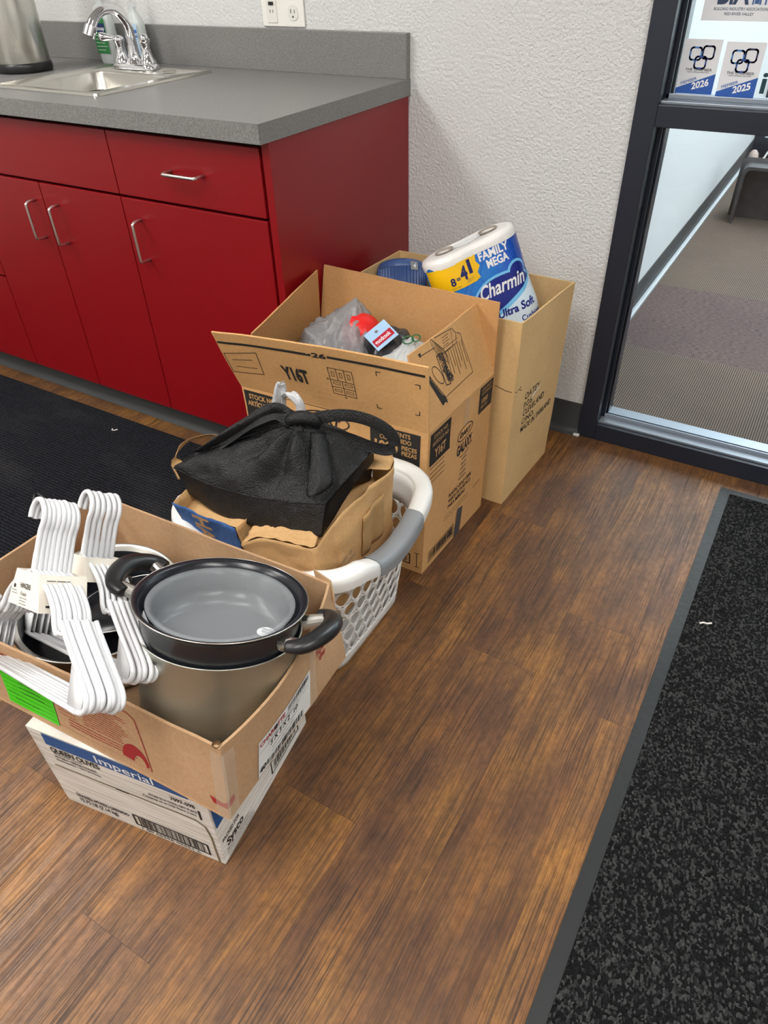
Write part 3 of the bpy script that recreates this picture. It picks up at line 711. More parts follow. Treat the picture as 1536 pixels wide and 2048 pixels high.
# right face
f = sh[1]
Print(f).rect(.010, .310, .100, .392).build(ink, db, 'printed_block'); Print(f).rect(.240, .322, .308, .392).build(ink, db, 'printed_block')
p = Print(f, .0013)
p.text('STOCK NO.', .024, .375, .0095, .02, w=.062).text('ARTÍCULO NO.', .018, .358, .0095, .02, w=.074).text('Y16T', .030, .324, .022, .035, w=.050)
p.text('CONTENTS', .248, .380, .007, .015, w=.05).text('CONTENIDO', .248, .369, .007, .015, w=.052).text('1000', .251, .346, .014, .03, w=.032).text('PIECES', .248, .333, .0075, .015, w=.036).build(inkkraft, db)
p = Print(f)
p.lines(.014, .262, .096, .302, 4, 6, .0016, .3)
p.ellipse(.176, .312, .037, .017, .0026, 4).text('DART', .176, .305, .0125, .045, align='c', w=.050, shear=.2)
p.text('GALAXY.', .178, .262, .027, .04, align='c', w=.080).ellipse(.178, .254, .024, .004, .0018, 0, 180, 360)
p.text('PLASTIC COLD CUPS', .172, .157, .0105, .03, align='c', w=.112).text('VASOS DE PLÁSTICO', .172, .140, .0105, .03, align='c', w=.112).text('PARA BEBIDAS', .158, .123, .0105, .03, align='c', w=.085)
p.lines(.10, .096, .23, .106, 2, 9, .0014, .2)
p.line([(.25, .102), (.285, .106)], .002)
p.box(.028, .016, .152, .050, .002).bars(.033, .020, .148, .046, 5).build(ink, db)
p = Print(f); [p.rect(.160+.002*k, .180+.014*k, .196-.001*k, .186+.014*k) for k in range(5)]; p.build(M('faded ink', srgb(150, 122, 90), .8), db)
Print(f, .0014).poly([(.156, .0), (.186, .004), (.194, .082), (.168, .088)]).build(silver, db, 'duct_tape')
Print(f, .0012).rect(.165, .33, .188, .401).build(tape, db, 'packing_tape')

def flap(name, BL, BR, TR, TL, seed, amp=.0022, bend=0, m=kraft, label=None, arch=0):
    s_ = Sheet(BL, BR, TR, TL, amp, seed, bend, arch); mb = MB(); s_.slab(mb, .004, 18, 8)
    o = mb.build(name, m, db, recalc=False); auto(o, 50)
    if label: o['label'] = label
    return s_, o
# front flap
ft, fo = flap('flap', T[0], T[1], (.484, -.797, H+.160), (-.004, -.864, H+.155), 31, .004, .008, label='front flap printed Y16T', arch=.020)
U, V_ = ft.U, ft.V
pp = Print(ft)
pp.line([(.006, .137), (.08, .139), (.16, .140), (.238, .141)], .0058).line([(.280, .142), (.37, .143), (.43, .143), (.476, .142)], .0058).text('26', .243, .1365, .0105, .04, w=.032)
pp.line([(.006, .106), (.100, .121), (.092, .058), (.004, .050)], .0016, True).line([(.022, .090), (.080, .098)], .0014).line([(.024, .070), (.082, .074)], .0014)
pp.text('Y16T', .150, .062, .034, .05, w=.066)
gx0, gx1, gz0, gz1 = .270, .325, .052, .116
gm = gz0+(gz1-gz0)*.54
pp.box(gx0, gz0, gx1, gz1, .0014); g2 = gz0+(gz1-gz0)*.28
pp.line([(gx0, gm), (gx1, gm)], .0014).line([(gx0, g2), (gx1, g2)], .0014).line([((gx0+gx1)/2, gz0), ((gx0+gx1)/2, gm)], .0014)
for k in (1, 2): pp.line([(gx0+(gx1-gx0)*k/3, gm), (gx0+(gx1-gx0)*k/3, gz1)], .0014)
for k in range(3): pp.box(gx0+(gx1-gx0)*(k+.34)/3, gm+.009, gx0+(gx1-gx0)*(k+.66)/3, gz1-.009, .0011)
for k in range(2):
    for j in range(2): pp.box(gx0+(gx1-gx0)*(k+.2)/2, gz0+(g2-gz0)*(j+.38), gx0+(gx1-gx0)*(k+.8)/2, gz0+(g2-gz0)*(j+.66), .0011)
pp.text('48', gx0-.009, gm-.002, .0045, .01, w=.006).text('40', (gx0+gx1)/2-.003, gz0-.008, .0045, .01, w=.006)
for (a, b, sx_, sy_) in ((.380, .131, 1, -1), (.371, .040, 1, 1), (.466, .044, -1, 1), (.468, .118, -1, -1)):
    pp.line([(a+.009*sx_, b), (a, b), (a, b+.009*sy_)], .0018)
pp.build(ink, fo)
cr = Print(ft, .0006)
cr.line([(.02, .03), (.10, .045), (.21, .032), (.30, .038), (.34, .035)], .0018).line([(.015, .10), (.09, .128)], .0012).line([(.40, .14), (.45, .07), (.475, .03)], .0018).line([(.31, .02), (.345, .055)], .0014).line([(.17, .149), (.30, .138), (.40, .142)], .0024)
cr.build(M('bruised board', srgb(214, 172, 118), .8), fo, 'crease')
# right flap (folded a little inwards), outer face printed
rf, ro = flap('flap', T[1], T[2], (.436, -.475, H+.160), (.430, -.778, H+.165), 32, .003, .004, label='right flap printed with cup drawing')
U = rf.U; V_ = rf.V; pp = Print(rf)
pp.line([(.035, .154), (.092, .150)], .0016).poly([(.030, .160), (.038, .150), (.040, .160)])
pp.line([(.186, .147), (.200, .140), (.217, .042), (.094, .040)], .0015)
for k in range(6): pp.ellipse(.094+.006*k, .150-.006*k, .006, .022, .0009, 24)
pp.line([(.100, .168), (.170, .163), (.182, .148), (.176, .128), (.120, .126)], .0014).line([(.165, .163), (.160, .130)], .001)
pp.lines(.125, .140, .155, .158, 4, 3, .0012)
pp.text('DART', .102, .096, .014, .05, rot=-58, w=.040, shear=.2).ellipse(.082, .094, .026, .011, .0016, -58)
for k, s_ in enumerate(('DART CONTAINER', 'CORPORATION')): pp.text(s_, .096+.010*k, .132-.004*k, .0085, .05, rot=-75, w=.070)
pp.line([(.092, .132), (.104, .062), (.120, .058), (.116, .130)], .002, True)
for k in range(8): pp.line([(.128+.010*k, .126), (.134+.010*k, .060+.012*(k % 3))], .0014)
pp.lines(.122, .128, .19, .136, 2, 3, .0012)
pp.poly([(.042, .100), (.052, .106), (.092, .040), (.094, .026), (.084, .032), (.074, .028)])
pp.build(ink, ro)
q = Print(rf, .0013); q.text('LOOK FOR THE QUALITY', .051, .098, .005, .01, rot=-60, w=.06); q.build(inkkraft, ro)
# back flap and left flap, inner faces seen
bk, bo = flap('flap', T[2], T[3], (.006, -.445, H+.168), (.491, -.472, H+.172), 33, .003, 0, kraft_in, 'back flap, plain inside')
lf, lo = flap('flap', T[3], T[0], (.052, -.802, H+.140), (.008, -.486, H+.168), 34, .003, 0, kraft_in, 'left flap, plain inside')

# ---- white carton with the brown tray on top
wb = thing('cardboard_box', 'white printed cardboard box on the floor, under the brown box of pots', 'box')
HW = .226
B = [(.189, -1.613, .001), (.514, -1.561, .001), (.470, -1.268, .001), (.145, -1.320, .001)]
T = [(.186, -1.614, HW), (.518, -1.561, HW), (.472, -1.268, HW), (.143, -1.320, HW)]
sh, o = carton_walls(B, T, 0, HW, .004, whiteboard, None, wb, 'carton_body', .0012, (41, 42, 43, 44))
MB().add(T, [(0, 1, 2, 3)]).build('top_panel', whiteboard, wb)
f = sh[0]; U = f.U
p = Print(f); p.poly([(.030, .222), (.028, .190), (.30, .190), (.30, .222)]); p.build(inkblue, wb, 'printed_band')
Print(f, .0013).text('Imperial', .130, .195, .020, .01, w=.11).build(inkwhite, wb)
p = Print(f)
p.text('QUEEN OLIVES', .032, .172, .0135, .03, w=.098).text('Aceitunas Queen', .034, .165, .005, .01, w=.06).text('PITTED / 100/120 COUNT', .034, .155, .0065, .02, w=.085).text('Deshuesadas / 100/120 Piezas', .034, .146, .006, .015, w=.09)
p.text('7097-098', .262, .166, .011, .02, w=.045).text('STORE IN A COOL, DRY PLACE', .218, .152, .0068, .02, w=.09).text('Conservar en un lugar fresco y seco', .205, .142, .0068, .02, w=.10)
p.text('DRAINED WT/PESO DRENADO', .034, .035, .0105, .025, w=.112).text('15.75 LB (7.14 kg)', .036, .018, .0120, .025, w=.082)
p.box(.157, .017, .306, .050, .004).bars(.166, .020, .299, .047, 11).text('1 00 65556 02551 6', .165, .005, .0075, .01, w=.12)
p.line([(.312, .138), (.312, .162)], .004).build(ink, wb)
q = Print(f, .0011); q.line([(.022, .126), (.09, .127), (.19, .129), (.300, .128), (.316, .116), (.321, .085), (.322, .004)], .0030); q.build(M('cut board edge', srgb(150, 128, 84), .9), wb, 'tray_edge')
q = Print(f, .0014); q.line([(.022, .1275), (.09, .1285), (.19, .1305), (.300, .1295), (.3175, .117), (.3225, .085), (.3235, .004)], .0010).line([(.150, .128), (.172, .1285)], .004).build(ink, wb, 'tray_edge')
f = sh[1]; p = Print(f)
p.text('Sysco', .016, .036, .019, .03, w=.050, rot=0).text('Sysco Corporation', .012, .027, .005, .01, w=.07)
p.lines(.012, .006, .10, .022, 4, 12, .0011, .2).text('PACKED FOR', .008, .062, .009, .02, w=.05).box(.165, .022, .265, .056, .003).bars(.172, .028, .258, .050, 14).build(ink, wb)
Print(f).rect(.004, .115, .03, .19).build(inkblue, wb, 'printed_band')

tr = thing('cardboard_box', 'shallow brown cardboard box holding pots and hangers, on top of the white box', 'box')
Z0, Z1 = HW+.002, .374
B = [(-.012, -1.609, Z0), (.579, -1.572, Z0), (.562, -1.242, Z0), (-.010, -1.262, Z0)]
T = [(-.016, -1.589, Z1), (.574, -1.551, Z1), (.532, -1.226, Z1+.006), (.004, -1.240, Z1+.004)]
sh, o = carton_walls(B, T, 0, .14, .0045, kraft3, None, tr, 'carton_body', .003, (51, 52, 53, 54), bends=(0, .026, 0, 0))
f = sh[0]; V_ = f.V
gs = Print(f, .0012); gs.rect(.150, .014, .262, .112); gs.build(green, tr, 'green_sticker', 'bright green sticker')
p = Print(f, .0018); p.text('Humanity', .156, .097, .009, .03, w=.065, shear=.2)
for k, (a, b) in enumerate(((.185, .245), (.192, .225), (.192, .235), (.190, .24), (.158, .18), (.17, .225))): p.text('Assembly of donated kitchen goods'[k*3:k*3+18], a, .085-k*.011, .0035, .005, w=b-a)
for k in range(7): p.line([(.154, .082-k*.010), (.258, .082-k*.010)], .0006)
p.build(ink, tr)
p = Print(f); p.line([(.166, .122), (.172, .127), (.425, .129), (.438, .120), (.452, .020)], .0018).line([(.262, .020), (.452, .020)], .0005)
p.lines(.270, .050, .315, .118, 11, 21, .0012, .25).lines(.325, .052, .418, .112, 13, 22, .0013, .25).lines(.29, .032, .43, .044, 3, 23, .0016, .1)
p.text('YOUR FEEDBACK HELPS', .327, .118, .0045, .01, w=.05)
P2 = [(.422+.026*math.cos(R(a)), .024+.036*math.sin(R(a))) for a in range(0, 181, 12)]+[(.430+.012*math.cos(R(a)), .022+.018*math.sin(R(a))) for a in range(180, -1, -20)]
p.mb.add(p._v(P2), [tuple(range(len(P2)))])
p.build(inkred, tr)
p = Print(f); p.poly([(.560, .036), (.566, .024), (.592, .026), (.592, .040), (.585, .034)]); 
p.build(inkred, tr)
Print(sh[1]).poly([(.001, .026), (.016, .030), (.014, .044), (.001, .040)]).build(inkred, tr)
f = sh[1]
lb = Print(f, .0012).poly([(.066, .006), (.200, .004), (.222, .050), (.222, .092), (.074, .092)]) if 0 else Print(f, .0012).rect(.068, .006, .212, .088); lb.build(white_lbl, tr, 'shipping_label', 'white printed pipe label')
Print(f, .0018).text('CHARL TTE', .071, .074, .009, .03, w=.062).build(inkred, tr)
p = Print(f, .0018); p.disc(.109, .078, .0046, .0048)
p.bars(.142, .074, .206, .085, 31).lines(.088, .064, .20, .070, 2, 32, .001).text('3 X 3 X 2', .096, .050, .0115, .02, w=.052).text('10', .160, .048, .010, .02, w=.012)
p.bars(.095, .010, .190, .024, 33).text('401', .070, .014, .011, .04, w=.022).lines(.1, .032, .19, .042, 2, 35, .001).line([(.070, .061), (.205, .061)], .0006).build(ink, tr)
p = Print(f, .0012); p.text('YOU', .236, .084, .016, .02, w=.030).text('the', .246, .070, .012, .02, w=.022).build(inkred, tr)
Print(f, .0011).rect(.212, .0, .232, .135).build(tape, tr, 'packing_tape')
Print(f, .0011).rect(.000, .0, .022, .137).build(tape, tr, 'packing_tape')
Print(sh[0], .0011).rect(.572, .0, .597, .137).build(tape, tr, 'packing_tape')
Print(sh[2], .0011).rect(.43, .095, .455, .138).build(tape, tr, 'packing_tape')
mb = MB(); Sheet((.545, -1.235, Z1-.02), (.505, -1.226, Z1-.02), (.497, -1.222, Z1+.018), (.530, -1.222, Z1+.008), .004, 62).slab(mb, .003, 8, 3); auto(mb.build('torn_rim', kraft3_in, tr, recalc=False))
MB().lathe([(.0002, 0), (.005, .001), (.006, .004)], 12, c=(.566, -1.548, Z1-.001)).build('crushed_corner', MATS['torn board edge'], tr)

# ================================================================== POTS
def grip(parent, rr, z, az, name='handle'):
    """black loop handle standing out from a pot rim at azimuth az"""
    c, s_ = math.cos(R(az)), math.sin(R(az)); T_ = lambda a, b, zz: (c*a-s_*b, s_*a+c*b, zz)
    o = MB().box((-.002, -.0001, -.0001), (-.001, 0, 0)) if 0 else MB()
    pts = [T_(rr+.012, -.050, z+.004), T_(rr+.030, -.046, z+.008), T_(rr+.043, -.028, z+.013), T_(rr+.049, 0, z+.016), T_(rr+.043, .028, z+.013), T_(rr+.030, .046, z+.008), T_(rr+.012, .050, z+.004)]
    P_ = spline(pts, 6); n = len(P_)
    rads = [.005+.0108*math.sin(math.pi*(.12+.76*i/(n-1)))**.8 for i in range(n)]
    h = o.tube(P_, rads, 14, flat=.8).build(name, blackp, parent, smooth=True); h['label'] = 'black loop handle'
    for q in (-.040, .040):
        b = MB().tube([T_(rr-.004, q*.8, z-.006), T_(rr+.026, q, z+.005)], [.0115, .0095], 14).build('bracket', steel, h, bevel=.001)
    return h
tilt = Vector((-.03, .34, 1)).normalized()
CS = Vector((.4560, -1.402, .412))
base_c = CS - tilt*.150
M1 = frame(base_c, tilt)
sp_ = thing('stock_pot', 'brushed steel stock pot in the right half of the brown box', 'pot', mat=M1)
MB().lathe([(.0002, .002), (.098, .002), (.110, .006), (.1155, .018), (.117, .05), (.1195, .147), (.1215, .150), (.1215, .1515), (.1180, .150), (.116, .05), (.114, .02), (.105, .007), (.0002, .006)], 96).build('pot_body', M('satin steel pot', (.56, .57, .50), .42, metal=.95, var=.10, vscale=9, bs=.05, bscale=90), sp_, smooth=True)
M2 = frame(base_c+tilt*.110, tilt)
bp = thing('cooking_pot', 'black nonstick pot with loop handles nested in the steel stock pot', 'pot', mat=M2)
MB().lathe([(.0002, .0), (.095, .0), (.108, .006), (.1135, .02), (.1155, .046), (.1185, .074), (.1250, .083), (.1262, .0845), (.1250, .0862), (.1180, .083), (.1125, .07), (.1095, .02), (.10, .008), (.0002, .006)], 96).build('pot_body', nonstick, bp, smooth=True)
mb = MB(); mb.tube([(.1260*math.cos(i*math.pi/48), .1260*math.sin(i*math.pi/48), .0855) for i in range(96)], .0011, 6, closed=True).build('rim', steel, bp, smooth=True)
grip(bp, .124, .070, 8); grip(bp, .124, .070, 188)
M3 = frame(base_c+tilt*.176, tilt)
cl = thing('plastic_bowl', 'frosted clear plastic bowl sitting inside the black pot', 'bowl', mat=M3)
MB().lathe([(.0002, -.036), (.070, -.036), (.086, -.032), (.094, -.018), (.098, .008), (.103, .012), (.107, .0125), (.1085, .010), (.1075, .007), (.103, .008), (.099, .004), (.0955, -.018), (.087, -.0335), (.07, -.038), (.0002, -.038)], 96).build('bowl_body', clearp, cl, smooth=True)
Print(Planar((0, 0, -.0355), (.95, .1, 0), (-.1, .95, 0)), 0).disc(.060, .030, .0135).poly([(.070, .023), (.066, .018), (.080, -.004), (.087, .000)]).build(M('frosted emblem', (.72, .73, .74), .5), cl, 'spoon_emblem', 'embossed spoon emblem')
Print(Planar((0, 0, -.0350), (.95, .1, 0), (-.1, .95, 0)), 0).text('Betty', .069, .030, .005, .01, rot=180, w=.016).text('Crocker', .071, .037, .005, .01, rot=180, w=.022).build(M('emblem letters', srgb(140, 146, 150), .5), cl)

LC = Vector((.178, -1.418, HW+.008))
lp_ = thing('roasting_pot', 'wide steel rimmed pot with black interior under the hangers', 'pot', LC)
MB().lathe([(.0002, 0), (.115, 0), (.126, .006), (.131, .02), (.132, .088), (.137, .096), (.1385, .100), (.141, .104), (.1385, .1065), (.1345, .103), (.1325, .1005), (.129, .0965)], 96).build('pot_wall', steel, lp_, smooth=True)
MB().lathe([(.129, .0965), (.1265, .088), (.125, .02), (.11, .0055), (.0002, .005)], 96).build('coating', nonstick, lp_, smooth=True)
l2 = thing('pot_lid', 'black domed lid with a black knob lying in the wide pot', 'lid', mat=frame(LC+Vector((.022, .040, .070)), (-.25, .15, 1)))
MB().lathe([(.0002, .018), (.04, .016), (.075, .010), (.092, .002), (.094, 0), (.092, -.001), (.075, .007), (.0002, .015)], 80).build('lid_dome', nonstick, l2, smooth=True)
MB().tube([(.0935*math.cos(i*math.pi/40), .0935*math.sin(i*math.pi/40), .001) for i in range(80)], .0016, 6, closed=True).build('rim', steel, l2, smooth=True)
MB().lathe([(.008, .014), (.008, .028), (.018, .032), (.021, .038), (.018, .044), (.0002, .046)], 28).build('knob', blackp, l2, smooth=True)
l3 = thing('serving_spoon', 'black spoon leaning in the brown box with its tip behind the hanger hooks', 'spoon')
MB().tube(spline([(.075, -1.40, .30), (.06, -1.39, .345), (.035, -1.375, .40), (.022, -1.367, .425)], 5), .005, 8).build('spoon_handle', blackp, l3, smooth=True)
mb = MB(); mb.grid(lambda a, b: Vector((.026, -1.369, .418))+Vector((-.45, .25, .45)).normalized()*(.050*a)+Vector((.6, .75, .1)).normalized()*(.030*(b-.5)*math.sin(math.pi*min(1, .15+.8*a)))+Vector((0, 0, -.008*(1-(2*b-1)**2))), 10, 8); mb.build('spoon_bowl', blackp, l3, smooth=True, solid=.0018)

# ================================================================== HANGERS
def hanger_mesh():
    mb = MB(); r = .0036
    half = [(.0, .0), (.018, -.004), (.040, -.014), (.062, -.028), (.078, -.044), (.086, -.060), (.096, -.070), (.104, -.066)]
    low = [(.103, -.052), (.112, -.060), (.135, -.078), (.162, -.098), (.186, -.116), (.1985, -.128), (.200, -.139), (.192, -.147), (.178, -.149)]
    for sg in (1, -1):
        mb.tube(spline([(sg*a, b, 0) for a, b in half], 3), r, 8); mb.tube(spline([(sg*a, b, 0) for a, b in low], 3), r, 8)
        mb.tube([(sg*.098, -.069, 0), (sg*.118, -.066, 0)], r*.8, 6)
        # thin web in the lower corner
        mb.add([(sg*.150, -.0925, -.0008), (sg*.194, -.125, -.0008), (sg*.190, -.146, -.0008), (sg*.155, -.148, -.0008), (sg*.150, -.0925, .0008), (sg*.194, -.125, .0008), (sg*.190, -.146, .0008), (sg*.155, -.148, .0008)], [(0, 1, 2, 3), (7, 6, 5, 4), (0, 4, 5, 1), (1, 5, 6, 2), (2, 6, 7, 3), (3, 7, 4, 0)])
    mb.tube([(-.18, -.149, 0), (.18, -.149, 0)], r, 8)
    hook = [(0, -.002), (.0, .03), (.001, .055), (.006, .070), (.004, .085), (-.010, .098), (-.026, .097), (-.036, .085), (-.038, .072)]
    mb.tube(spline([(a, b, 0) for a, b in hook], 4), [.0046]*4+[.0040]*29, 8)
    return mb
proto = None
def bundle(n, Mx, step, label, grp, fan=0.0, twist=0.0):
    global proto
    for k in range(n):
        if proto is None:
            o = hanger_mesh().build('clothes_hanger', hangm, smooth=True); proto = o
        else: o = proto.copy(); COL.objects.link(o)
        r_ = random.Random(k*3+int(n)); 
        o.matrix_world = Mx @ Matrix.Translation((fan*k+r_.uniform(-.0012, .0012), r_.uniform(-.0015, .0015), -step*k)) @ Matrix.Rotation(R(twist*k+r_.uniform(-.6, .6)), 4, 'Z') @ Matrix.Rotation(R(r_.uniform(-.5, .5)), 4, 'Y')
        tag(o, label, 'hanger', grp)
def basis(loc, u, n):
    u = Vector(u).normalized(); n = Vector(n); n = (n-u*n.dot(u)).normalized(); v = n.cross(u)
    return Matrix(((u.x, v.x, n.x, loc[0]), (u.y, v.y, n.y, loc[1]), (u.z, v.z, n.z, loc[2]), (0, 0, 0, 1)))
Mh1 = basis((.269-.298*.05-.004, -1.489-.763*.05, .498+.574*.05), (.933, -.105, .345), (-.298, -.763, .574))
bundle(8, Mh1, .0068, 'white plastic hanger in the left bundle held by the printed paper wrap', 'hangers in the left bundle')
Mh2 = basis((.226, -1.440, .474), (.90, -.12, .35), (-.298, -.763, .574))
bundle(6, Mh2, .0090, 'white plastic hanger in the right bundle held by the blank paper wrap', 'hangers in the right bundle')
def band(name, label, Mx, w_, h_, d_, y0, extra=None):
    """folded card sleeve round the hanger shoulders: front panel, top gusset, back panel"""
    t = thing(name, label, 'paper wrap', mat=Mx)
    mb = MB()
    f0, f1 = .008, -d_-.006
    mb.add([(-w_, y0-h_, f0), (w_, y0-h_, f0), (w_*.72, y0, f0), (-w_*.72, y0, f0)], [(0, 1, 2, 3)])
    mb.add([(-w_, y0-h_, f1), (w_, y0-h_, f1), (w_*.72, y0, f1), (-w_*.72, y0, f1)], [(3, 2, 1, 0)])
    mb.add([(-w_*.72, y0, f0), (w_*.72, y0, f0), (w_*.72, y0, f1), (-w_*.72, y0, f1)], [(0, 3, 2, 1)]) if extra is None else None
    mb.add([(w_*.72, y0, f0), (w_, y0-h_, f0), (w_, y0-h_, f1), (w_*.72, y0, f1)], [(0, 1, 2, 3)])
    mb.add([(-w_*.72, y0, f0), (-w_, y0-h_, f0), (-w_, y0-h_, f1), (-w_*.72, y0, f1)], [(3, 2, 1, 0)])
    mb.build('sleeve', M('cream card', srgb(236, 228, 214), .65), t, solid=.0007)
    return t
b1 = band('paper_wrap', 'cream paper wrap printed HANGERS around the left hanger bundle', Mh1, .052, .050, .052, .000, True)
fp = Planar((-.060, -.050, .0088), (1, 0, 0), (0, 1, 0))
p = Print(fp, .0004); p.text('HANGERS', .044, .026, .007, .02, w=.034).text('10 pack', .048, .016, .005, .01, w=.02).lines(.048, .004, .074, .012, 3, 3, .0008).disc(.026, .026, .003).lines(.020, .016, .036, .020, 2, 7, .0008)
p.build(ink, b1)
rp = Planar((.072*.86, -.02, .008), (0, 0, -1), (-.33, .95, 0))
sd = Planar((.0385, .0, .002), (0, 0, -1), (-.28, .96, 0))
p = Print(sd, .0006); p.bars(.004, -.028, .048, -.020, 5).line([(.004, -.043), (.05, -.043)], .003).lines(.004, -.016, .046, -.008, 2, 5, .001).build(ink, b1)
b2 = band('paper_wrap', 'blank cream paper wrap around the right hanger bundle', Mh2, .040, .036, .052, .002, True)

# ================================================================== LAUNDRY BASKET
lb = thing('laundry_basket', 'white lattice laundry basket with grey grips between the two boxes', 'laundry basket', (.31, -1.02, 0))
TOPX, TOPY, BX, BY = .212, .190, .146, .146
CX, CY = .316, -1.008
def rrp(t, hx, hy, r):
    """perimeter point of a rounded rectangle, t in 0..1, starting mid right side going counter-clockwise"""
    segs = [(hy-r), R(90)*r, 2*(hx-r), R(90)*r, 2*(hy-r), R(90)*r, 2*(hx-r), R(90)*r, (hy-r)]
    tot = sum(segs); s_ = (t % 1)*tot; i = 0
    while i < 8 and s_ > segs[i]: s_ -= segs[i]; i += 1
    if i == 0: return Vector((hx, s_, 0)), Vector((1, 0, 0))
    cs = {1: (hx-r, hy-r, 0), 3: (-hx+r, hy-r, 90), 5: (-hx+r, -hy+r, 180), 7: (hx-r, -hy+r, 270)}
    if i in cs:
        cx, cy, a0 = cs[i]; a = R(a0)+s_/r; n = Vector((math.cos(a), math.sin(a), 0)); return Vector((cx, cy, 0))+n*r, n
    if i == 2: return Vector((hx-r-s_, hy, 0)), Vector((0, 1, 0))
    if i == 4: return Vector((-hx, hy-r-s_, 0)), Vector((-1, 0, 0))
    if i == 6: return Vector((-hx+r+s_, -hy, 0)), Vector((0, -1, 0))
    return Vector((hx, -hy+r+s_, 0)), Vector((1, 0, 0))
def ztop(t):
    t = t % 1; d = min(abs(t-0), abs(t-1)); d2 = abs(t-.5); d = min(d, d2)
    return .332-.040*max(0, 1-(d/.085)**2)-.034*max(0, 1-((t-.745)/.115)**2)
def bk_pt(t, s_, off=0.0):
    a, n1 = rrp(t, BX, BY, .055); b, n2 = rrp(t, TOPX-.02, TOPY-.02, .075)
    p_ = a*(1-s_)+b*s_; n = (n1*(1-s_)+n2*s_).normalized()
    return Vector((CX-.31+p_.x+n.x*off, CY+1.02+p_.y+n.y*off, .004+(ztop(t)-.008)*s_))
mb = MB(); NC, NR = 34, 5; S0, S1 = .13, .78
def cell(t0, t1, s0, s1):
    n = 16; O = []; I = []
    tc_, sc_ = (t0+t1)/2, (s0+s1)/2
    for k in range(n):
        a = 2*math.pi*(k+.5)/n; c, s_ = math.cos(a), math.sin(a); m_ = max(abs(c), abs(s_))
        O.append((tc_+c/m_*(t1-t0)/2, sc_+s_/m_*(s1-s0)/2)); q = (abs(c)**1.35+abs(s_)**1.35)**(-1/1.35)
        I.append((tc_+c*q*(t1-t0)/2*.86, sc_+s_*q*(s1-s0)/2*1.02))
    V = [bk_pt(*x) for x in O+I]; mb.add(V, [(k, (k+1) % n, n+(k+1) % n, n+k) for k in range(n)])
for j in range(NR):
    for i in range(NC):
        sh_ = .5 if j % 2 else 0
        cell((i+sh_)/NC, (i+1+sh_)/NC, S0+(S1-S0)*j/NR, S0+(S1-S0)*(j+1)/NR)
mb.grid(lambda a, b: bk_pt(a, b*S0), 160, 3, closed=True)
mb.grid(lambda a, b: bk_pt(a, S1+(1-S1)*b), 160, 3, closed=True)
mb.add([bk_pt(i/160, 0) for i in range(160)], [tuple(range(160))])
bo_ = mb.build('basket_wall', basketm, lb, smooth=True, solid=.0026, recalc=False); auto(bo_, 40)
PROF = [(-.0015, -.02), (-.001, -.004), (.003, .003), (.012, .006), (.028, .006), (.035, .001), (.037, -.010), (.036, -.026), (.033, -.026), (.033, -.010), (.028, .001), (.004, -.001), (.002, -.02)]
def rim_pt(t, k, grow=0.0):
    o_, dz = PROF[k % len(PROF)]; b, n = rrp(t, TOPX-.02, TOPY-.02, .075)
    return Vector((CX-.31+b.x+n.x*(o_+(grow if o_ > .01 else -grow)), CY+1.02+b.y+n.y*(o_+(grow if o_ > .01 else -grow)), ztop(t)+dz+(grow if dz > -.015 else -grow)))
mb = MB(); K = len(PROF)
mb.grid(lambda a, b: rim_pt(a, int(round(b*K))), 160, K, closed=True)
auto(mb.build('rim', basketm, lb, recalc=True), 50)
for tc_ in (0.0, .5):
    mb = MB(); mb.grid(lambda a, b: rim_pt(tc_-.062+.124*a, int(round(b*K)), .0018), 24, K)
    g_ = auto(mb.build('grip', gripm, lb), 50); g_['label'] = 'grey soft grip on the rim'

# ================================================================== CONTENTS OF THE BASKET
def nz(p, f, seed=0): return noise.noise(Vector(p)*f+Vector((seed*7.1, seed*3.3, 0)))
def polyl(pts):
    pts = [Vector(p) for p in pts]; L = [0]
    for a, b in zip(pts, pts[1:]): L.append(L[-1]+(b-a).length)
    def f(t):
        s_ = max(0, min(1, t))*L[-1]
        for i in range(len(pts)-1):
            if s_ <= L[i+1] or i == len(pts)-2:
                return pts[i].lerp(pts[i+1], (s_-L[i])/max(1e-9, L[i+1]-L[i]))
    return f
def smoothl(pts, n=6): return polyl(spline(pts, n))
# open paper bag with the blue printed side (left)
g1 = thing('paper_bag', 'brown paper bag with a blue printed front, left in the laundry basket', 'paper bag', (0, 0, 0))
def crumple_quad(mb, c, nu, nv, amp, seed, th=0):
    c = [Vector(p) for p in c]; n = (c[1]-c[0]).cross(c[3]-c[0]).normalized()
    def f(a, b):
        p = c[0]*(1-a)*(1-b)+c[1]*a*(1-b)+c[2]*a*b+c[3]*(1-a)*b
        q = abs(nz(p, 17, seed))+.5*abs(nz(p, 38, seed+1)); return p+n*(amp*(q-.3))
    mb.grid(f, nu, nv)
mb = MB(); crumple_quad(mb, [(.180, -1.150, .13), (.300, -1.150, .13), (.300, -1.193, .378), (.150, -1.193, .382)], 14, 20, .010, 3)
mb.build('printed_front', bluebag, g1, smooth=True, solid=.0008)
mb = MB(); crumple_quad(mb, [(.300, -1.150, .13), (.312, -.95, .13), (.312, -.95, .375), (.300, -1.190, .378)], 16, 16, .012, 4)
crumple_quad(mb, [(.180, -1.150, .13), (.300, -1.150, .13), (.312, -.95, .13), (.180, -.95, .13)][::-1], 6, 6, .002, 5)
crumple_quad(mb, [(.180, -.95, .13), (.180, -1.150, .13), (.150, -1.193, .382), (.128, -.95, .385)], 16, 16, .012, 6)
crumple_quad(mb, [(.312, -.95, .13), (.180, -.95, .13), (.128, -.95, .385), (.312, -.95, .375)], 12, 16, .012, 7)
mb.build('bag_sides', kbag, g1, smooth=True, solid=.0008)
